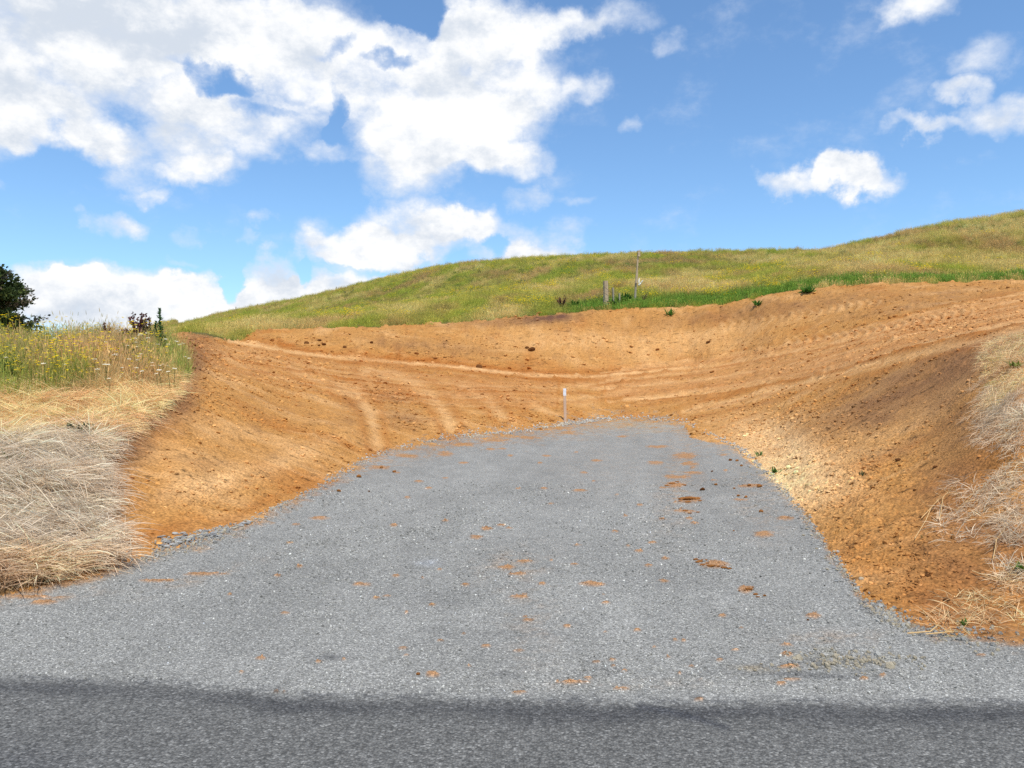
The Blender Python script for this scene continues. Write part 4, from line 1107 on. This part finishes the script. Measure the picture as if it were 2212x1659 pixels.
# thistle: tall leafy spire
th = thing('thistle', ground_at(345, 16.9), 'tall green thistle spire at the right end of the left bank brow', 'plant')
b = MB(); lf = MB()
for (ox, oy, hh, nn) in ((0, 0, .86, 150), (-.10, .05, .58, 90), (.05, -.03, .46, 60), (-.18, 0, .44, 60)):
    b.tube([(ox, oy, -.05), (ox + .01, oy, hh * .5), (ox, oy, hh)], [.014, .011, .005], 6, (.05, .10, .03), cap=False)
    for i in range(nn):
        t = R.random() ** .8; a = R.uniform(0, 6.283); L = (.17 * (1 - t) + .045) * R.uniform(.7, 1.2); kk = R.uniform(.7, 1.4)
        pts = blade_pts((ox, oy, hh * t), a, L, R.uniform(.5, 1.2), R.uniform(.1, .9), 3); lf.ribbon(pts, [.010, .018, .012, 0], Vector((-math.sin(a), math.cos(a), .3)), (.075 * kk, .17 * kk, .07 * kk))
b.build('stem', MAT_PLANT, th); lf.build('leaf', MAT_PLANT, th)


def weed(loc, n, size, label, colr=(.06, .14, .03), name='weed', cat='weed', upright=.6, stems=0):
    o = thing(name, loc, label, cat); b = MB(); s = MB()
    n = int(n * 1.6)
    if stems > 3: n *= 2
    for i in range(n):
        a = R.uniform(0, 6.283); L = size * R.uniform(.5, 1.0) * (.38 if stems > 3 else 1); pts = blade_pts((R.gauss(0, size * (.34 if stems > 3 else .2)), R.gauss(0, size * .2), R.uniform(0, size * (.8 if stems > 3 else .4)) if stems else 0), a, L, R.uniform(.2, 1.3) * upright + .1, R.uniform(.2, .9), 3)
        kk = R.uniform(.6, 1.4); w = L * .11; b.ribbon(pts, [w * .5, w, w * .8, 0], Vector((-math.sin(a), math.cos(a), R.uniform(-.3, .3))), tuple(x * kk for x in colr))
    b.build('leaf', MAT_PLANT, o)['kind'] = 'stuff'
    if stems:
        for i in range(stems):
            a = R.uniform(0, 6.283); s.tube(blade_pts((0, 0, -.03), a, size * R.uniform(.8, 1.5), R.uniform(.1, .5), R.uniform(.2, 1.2), 5), [.008, .007, .006, .005, .004, .002], 4, (.14, .10, .06), cap=False)
        s.build('stem', MAT_PLANT, o)
    return o


V = lambda u, v: Vector(hit(u, v))
weed(V(170, 955), 70, .26, 'dark green shrubby weed with bare stems at the lip of the left straw bank', (.035, .065, .035), 'shrub', 'shrub', 1.0, 7)
weed(V(22, 1012), 16, .20, 'upright green weed in the straw near the left margin', (.09, .16, .04), upright=.5, stems=2)
weed(V(62, 1022), 16, .18, 'bright green weed low in the grey straw, right of the upright one', (.10, .20, .04))
weed(V(45, 1000), 10, .14, 'small yellowish weed between the two larger weeds in the straw', (.12, .17, .05))
weed(V(199, 1146), 10, .11, 'lone small green weed near the right edge of the grey straw', (.09, .19, .04))
weed(V(240, 975), 7, .10, 'sprig of green on the bare soil below the dark shrubby weed', (.10, .17, .04))
weed(V(1448, 681), 18, .42, 'bright green weed on the brown clay below the tall pole', (.07, .18, .03))
weed(V(1352, 653), 60, .62, 'bushy bright green plant at the clay edge between posts and pole', (.06, .15, .03), 'green_bush', 'bush', 1.0)
weed(V(1240, 662), 46, .5, 'leafy green plant beside the rusty dock above dark soil', (.06, .15, .03), 'green_bush', 'bush', 1.0)
weed(V(1322, 660), 40, .45, 'dark leafy plant at the foot of the stout post', (.045, .10, .03), 'green_bush', 'bush', 1.0)
weed(V(1745, 632), 70, .42, 'rounded green plant at the clay edge where the right slope begins', (.06, .16, .03), 'green_bush', 'bush', 1.0)
weed(V(1635, 660), 20, .34, 'small green tuft on the clay rim right of the pale hollow', (.07, .17, .03))
weed(V(1675, 1022), 10, .16, 'green sprig among stones at the right rim of the gravel', (.07, .16, .04))
weed(V(1640, 985), 8, .14, 'grassy green sprig higher on the right rim of the gravel', (.10, .17, .06))
weed(V(1993, 1042 + 120), 3, .05, 'tiny sprig on the cracked clay of the right bank', (.08, .14, .05))
weed(V(1861, 1026), 5, .09, 'lone dark sprig on cracked clay above the pale patch', (.05, .08, .04))
weed(V(2080, 1350), 12, .07, 'green weed below the straw clump on the right bank', (.07, .17, .04))
weed(V(2202, 1232), 16, .09, 'bright green weed at the right margin of the brown bank', (.09, .2, .03))
weed(V(2196, 795), 18, .13, 'yellowish green weed in the dry tuft on the right bank', (.12, .17, .03))
weed(V(15, 838), 60, .50, 'dark green leafy plant on the left bank above the straw', (.05, .11, .025), 'green_bush', 'bush', 1.0, 4)
weed(V(90, 845), 30, .30, 'green leafy plant low on the left bank beside the darker one', (.08, .16, .03), 'green_bush', 'bush', 1.0)

# yarrow: flat white flower heads on stems
yb = MB()
def yarrow_mesh(k):
    b = MB(); h = .45
    b.tube([(0, 0, -.02), (.01, 0, h * .5), (.02, .01, h)], [.005, .004, .003], 4, (.12, .15, .06), cap=False)
    for j in range(9):
        a = j * 2.4 + k; r = .030 * math.sqrt(j / 9); c = Vector((.02 + math.cos(a) * r, .01 + math.sin(a) * r, h + R.uniform(-.004, .006)))
        n = 6; vs = [c + Vector((math.cos(t * 6.283 / n) * .013, math.sin(t * 6.283 / n) * .013, -.006)) for t in range(n)] + [c + Vector((0, 0, .006))]
        b.add(vs, [(t, (t + 1) % n, n) for t in range(n)], (.66, .66, .64))
    return b.mesh('yarrow', MAT_PLANT)


YM = [yarrow_mesh(k) for k in range(3)]
YS = [(283, 737), (296, 738), (310, 735), (320, 736), (285, 742), (290, 744), (312, 740), (322, 741), (358, 748), (366, 751), (374, 748), (392, 747), (397, 758), (300, 758), (336, 750), (400, 772), (406, 779),
      (293, 783), (303, 788), (311, 779), (330, 797), (336, 798), (348, 797), (356, 798), (366, 797), (345, 815), (375, 812), (371, 820), (352, 822), (246, 783), (255, 790), (262, 800), (275, 795), (310, 816), (210, 818), (224, 816), (234, 812), (296, 806), (120, 750),
      (66, 770), (18, 752), (180, 742), (224, 748), (20, 780), (163, 770), (100, 820), (240, 830), (205, 800), (140, 796), (250, 762), (270, 756)]
first = None
for i, (u, v) in enumerate(YS):
    s = R.uniform(.8, 1.2); x, y, z = hit(u, v + 44)
    o = bpy.data.objects.new('yarrow', YM[i % 3]); COL.objects.link(o); o.location = (x, y, z); o.rotation_euler = (R.uniform(-.1, .1), R.uniform(-.1, .1), R.uniform(0, 6)); o.scale = (s,) * 3
    spot = 'near the dark red dock' if (v < 765 and 240 < u < 332) else 'by the green grass at the right edge of the left bank' if u > 385 else 'right of the dark red dock' if (v < 765 and u >= 332) else 'in the far left part of the left bank' if u < 150 else 'just above the straw on the left bank' if v > 804 else 'in the middle of the left bank grass'
    tag(o, 'white flat-topped yarrow flower ' + spot, 'flower', 'yarrow flowers on the left bank')

# ------------------------------------------------------------------ clods and stones one can tell apart
CL = [rock_mesh('earth_clod', MAT_CLOD, 2, .07, .72, 300 + k, (1, .97, .92), .15) for k in range(5)]
DK = [rock_mesh('dark_clod', MAT_CLOD, 2, .08, .7, 320 + k, (.42, .38, .36), .15) for k in range(3)]
GS = [rock_mesh('stone', MAT_STONE, 2, .05, .65, 340 + k, t, .1) for k, t in enumerate([(1.1, 1.08, 1.04), (.9, .9, .92), (1.35, 1.33, 1.3), (.72, .72, .73)])]
KH = [rock_mesh('stone', MAT_STONE, 2, .05, .65, 360 + k, t, .1) for k, t in enumerate([(1.35, 1.18, .9), (1.15, .95, .65)])]
CR = [rock_mesh('cream_stone', MAT_STONE, 2, .05, .7, 370, (1.55, 1.25, .9), .06)]


def lump(kind, u, v, px, name, label, cat, group=None, sq=(1, 1)):
    x, y, z = hit(u, v); r = px / F * y / 2
    me = R.choice(kind); o = bpy.data.objects.new(name, me); COL.objects.link(o)
    o.location = (x, y, z + r * .3); o.scale = (r * sq[0] * R.uniform(.92, 1.1), r * R.uniform(.8, 1.1), r * sq[1]); o.rotation_euler = (R.uniform(-.2, .2), R.uniform(-.2, .2), R.uniform(-.5, .5))
    return tag(o, label, cat, group)


for (kind, u, v, px, lab) in [
    (CL, 775, 1031, 12, 'rounded orange clod on the gravel near its left rim'), (CL, 732, 1062, 10, 'brown clod on the gravel below the rounded orange one'), (DK, 797, 1062, 5, 'little dark lump right of the brown clod on the gravel'),
    (CL, 824, 1011, 9, 'flattish clod at the left rim above the rounded orange one'), (DK, 716, 1050, 4, 'dark crumb left of the brown clod on the gravel'), (CL, 852, 1020, 10, 'flat orange clod on the gravel inside the left rim'),
    (DK, 1517, 1059, 12, 'dark grey brown lump on the gravel above the long crusted clod'), (CL, 1546, 1048, 9, 'small round clod on the gravel right of the dark lump'), (DK, 1577, 995, 9, 'dark pebble-like clod near the upper right rim'),
    (CL, 1592, 996, 8, 'orange clod beside the dark one near the upper right rim'), (CL, 1602, 1007, 7, 'orange crumb below the pair near the upper right rim'), (CL, 1586, 1056, 6, 'small orange crumb at mid height near the right rim'), (CL, 1595, 1072, 8, 'clod on the gravel below the small orange crumb near the right rim'),
    (CL, 1611, 1075, 9, 'clod just right of its twin near the right rim'), (CL, 1644, 1106, 11, 'pointed clod low on the right side of the gravel'), (CL, 1618, 1050, 10, 'flat clod touching the right rim stones'), (CL, 1640, 1052, 13, 'broken clod against the right rim stones'),
    (DK, 1538, 1019, 6, 'dark crumb right of the smeared earth'), (CL, 1585, 1147, 5, 'tiny clod alone low on the right gravel'),
    (CL, 903, 1457, 10, 'round clod on the gravel left of the smear close to the road'), (CL, 1652, 1288, 8, 'clod at the top of the loose heap on the right gravel'), (CL, 1597, 1277, 5, 'small clod left of the loose heap on the right gravel'),
    (CL, 1565, 1220, 4, 'tiny clod right of the crumbled clods'), (DK, 1745, 1340, 6, 'dark red crumb beside the smear near the right rim')]:
    lump(kind, u, v, px, 'earth_clod', lab, 'clod', 'loose clods lying on the gravel')
# crusted and crumbled heaps
def clod_heap(name, label, spots):
    x, y, z = hit(spots[0][0], spots[0][1]); o = thing(name, (x, y, z), label, 'clod heap')
    for (u, v, px, q) in spots:
        hx, hy, hz = hit(u, v); r = px / F * hy / 2; me = R.choice(CL); c = bpy.data.objects.new('lump', me); COL.objects.link(c); c.parent = o
        c.location = (hx - x, hy - y, hz - z + r * .12); c.scale = (r * q, r * .9, r * .55); c.rotation_euler = (0, 0, R.uniform(-.4, .4))
clod_heap('crusted_clod', 'long crusted orange clod on the right side of the gravel', [(1490, 1079, 26, 1.3), (1476, 1078, 18, 1.3), (1505, 1078, 16, 1.2), (1512, 1082, 9, 1), (1470, 1083, 10, 1.2), (1486, 1085, 12, 1.4)])
clod_heap('crumbled_clod', 'row of crumbled orange clods lower on the right gravel', [(1510, 1214, 18, 1.2), (1503, 1209, 12, 1.1), (1522, 1211, 14, 1.2), (1517, 1221, 14, 1.3), (1536, 1223, 16, 1.3), (1550, 1224, 11, 1.2), (1564, 1227, 15, 1.1), (1576, 1229, 11, 1.1), (1528, 1217, 9, 1)])
clod_heap('crumbled_clod', 'scatter of rust coloured clods below the crumbled row', [(1618, 1273, 15, 1.2), (1610, 1276, 10, 1.2), (1632, 1284, 13, 1), (1637, 1290, 10, 1), (1626, 1268, 8, 1)])
clod_heap('crumbled_clod', 'small broken orange clods just below the long crusted clod', [(1480, 1104, 11, 1.2), (1490, 1109, 9, 1.2), (1508, 1107, 9, 1.1), (1472, 1098, 7, 1)])
clod_heap('crumbled_clod', 'orange clods heaped on the smear above the long crusted clod', [(1452, 1045, 14, 1.3), (1441, 1050, 10, 1.2), (1463, 1041, 9, 1.2), (1478, 1048, 9, 1.4)])
# lumps in the cut face and earthworks
for (kind, u, v, px, lab) in [
    (DK, 1034, 794, 15, 'large dark clod at the foot of the cut face'), (DK, 1148, 757, 16, 'dark broken root clod in the pale cut face'), (DK, 1138, 752, 9, 'smaller clod against the dark root clod'), (DK, 700, 745, 9, 'dark clod low on the left part of the cut face'),
    (DK, 662, 742, 11, 'flat dark clod on the left cut face'), (DK, 744, 751, 9, 'dark clod where the left cut face meets its foot'), (DK, 690, 747, 7, 'dark crumb left of the cut face foot'), (DK, 802, 741, 9, 'dark clod on the smooth brown cut face'),
    (DK, 690, 736, 8, 'grey brown clod near the cut face rim'), (CL, 900, 765, 10, 'orange lump low in the middle of the cut face'), (CL, 940, 775, 9, 'orange lump along the cut face foot'), (DK, 420, 747, 8, 'dark clod on the soil edge of the left track'), (DK, 418, 796, 8, 'black clod on the soil edge right of the grass'),
    (DK, 425, 770, 7, 'dark clod above the black one on the soil edge'), (DK, 432, 800, 6, 'dark crumb right of the black clod on the soil edge'), (CL, 1420, 756, 8, 'brown lump in the right part of the cut face'), (DK, 1530, 740, 9, 'brown clod in the cut face below the pole'), (DK, 1710, 890, 7, 'dark lump on the track edge above the cracked clay'),
    (DK, 1720, 990, 6, 'dark pebble on the clay above the cracked patch'), (DK, 1940, 995, 12, 'dark crumbling clod on the right clay slope'), (CL, 1165, 680, 14, 'brown turf lump on the rim left of the rusty dock'), (DK, 1450, 898, 7, 'dark lump right of the stake beyond the gravel'),
    (DK, 1240, 907, 6, 'dark lump beside the foot of the stake'), (DK, 2003, 1245, 13, 'dark hole-like clod low on the right bank'), (DK, 2045, 1297, 14, 'black charred lump on the right bank'), (DK, 2050, 1330, 8, 'dark clod above the straw clump on the right bank'), (DK, 1976, 1060, 9, 'dark clod on the right bank above the straw'), (DK, 2020, 1010, 10, 'dark clod high on the right bank')]:
    lump(kind, u, v, px, 'earth_clod', lab, 'clod', 'clods lying on the earthworks', (1.1, .9))
# stones
for (kind, u, v, px, lab) in [(CR, 1860, 1314 - 62, 12, 'cream coloured stone on the right rim of the gravel'), (CR, 1878, 1323 - 10, 13, 'pale cream stone at the lower end of the right rim stones'), (CR, 1205, 921, 5, 'tiny white stone on the gravel below the stake'),
                              (KH, 1968, 1352 + 14, 9, 'pale stone on the gravel below the right bank'), (CR, 1760, 1387, 0.1, None)]:
    if lab: lump(kind, u, v, px, 'stone', lab, 'stone')
rr = random.Random(9)
TONE = {}
for me, nm in zip(GS + KH + CR, ('mid grey', 'slate grey', 'pale grey', 'dark grey', 'khaki', 'brown', 'cream')): TONE[me.as_pointer()] = nm
def stone(kinds, u, v, px, text, group, sq=(1, 1)):
    o = lump(kinds, u, v, px, 'stone', 'x', 'stone', group, sq)
    o['label'] = text % (TONE[o.data.as_pointer()], 'larger' if px > 7 else 'smaller')
    return o
def where(t, names): return names[min(int(t * len(names)), len(names) - 1)]
for k in range(110):                                               # row of crushed rock at the left rim
    t = rr.random() ** .8; u = 334 + t * 210; v = np.interp(u, [334, 400, 470, 545], [1180, 1160, 1150, 1124]) + rr.gauss(2, 8 * (1.15 - t))
    stone(GS if rr.random() < .85 else KH, u, v, rr.uniform(6, 14) * (1.15 - .45 * t), '%s %s crushed stone ' + where(t, ['at the lower end', 'in the middle', 'at the upper end']) + ' of the left gravel rim row', 'crushed stones along the left gravel rim', (1.2, .8))
for k in range(60):
    u = rr.uniform(1600, 1885); v = np.interp(u, [1600, 1660, 1750, 1800, 1870, 1885], [985, 1035, 1140, 1208, 1300, 1312]) + rr.gauss(6, 10); u -= abs(rr.gauss(0, 14)) * (v > 1100)
    stone(GS if rr.random() < .6 else KH, u, v, rr.uniform(4, 9) * (.7 + .5 * (v - 985) / 330), '%s %s stone ' + where((v - 985) / 330, ['high up', 'halfway down', 'low down']) + ' along the right gravel rim', 'stones along the right gravel rim', (1.1, .85))
for k in range(26):
    u = rr.gauss(1222, 36); v = np.interp(u, [1150, 1220, 1300], [926, 915, 908]) + rr.gauss(0, 3)
    stone(KH + CR + GS[:1], u, v, rr.uniform(3, 5.5), '%s %s pebble ' + ('left' if u < 1221 else 'right') + ' of the stake foot', 'pale stones around the stake foot')
for k in range(40):
    a, b_ = (1840, 1430) if k < 28 else (1650, 1445); u = rr.gauss(a, 70 if k < 28 else 40); v = b_ + rr.gauss(0, 9 if k < 28 else 5)
    stone(KH if rr.random() < .6 else GS, u, v, rr.uniform(4, 8), '%s %s stone in the ' + ('main' if k < 28 else 'small left-hand') + ' loose heap close to the road', 'khaki stones in the heap near the road', (1.2, .6))

# pale dead stems on the right bank
for (p, lab) in [([(1990, 1125), (2028, 1085), (2070, 1070)], 'long pale dead stem bent on the right bank soil'), ([(1976, 1170), (2000, 1130), (2022, 1090)], 'pale stem running downhill from the bent one'), ([(2030, 1095), (2065, 1108), (2110, 1085)], 'pale stem crossing below the bent one'),
                 ([(2030, 1130), (2034, 1100), (2040, 1075)], 'short upright pale stem on the right bank'), ([(2145, 1215), (2150, 1190), (2155, 1170)], 'thin pale stick standing on the brown bank'), ([(2000, 1392 - 14), (2060, 1380 - 8), (2100, 1388 - 4)], 'pale stick lying at the foot of the right bank'),
                 ([(1960, 1376), (2010, 1372), (2040, 1366)], 'pale stem lying on gravel at the foot of the right bank'), ([(2100, 1240), (2160, 1262), (2200, 1250)], 'pale stem across the brown soil near the right margin')]:
    pts = [V(*q) + Vector((0, 0, .025)) for q in p]; base = pts[0].copy(); pts = [q - base for q in pts]; pts.insert(2, pts[1].lerp(pts[2], .5) + Vector((0, 0, .03)))
    o = thing('dead_stem', base, lab, 'stem', 'dead stems on the right bank'); b = MB(); b.tube(pts, [.0042, .004, .0035, .002], 5, tuple(alb(216, 190, 150, 1.1))); b.build('stalk', MAT_PLANT, o)
    tw = MB(); q = pts[-2]
    for s in (-1, 1): tw.tube([q, q + Vector((.06 * s, .03, .05)), q + Vector((.10 * s, .02, .12))], [.003, .0025, .0015], 4, tuple(alb(216, 190, 150, 1.1)))
    tw.build('twig', MAT_PLANT, o)
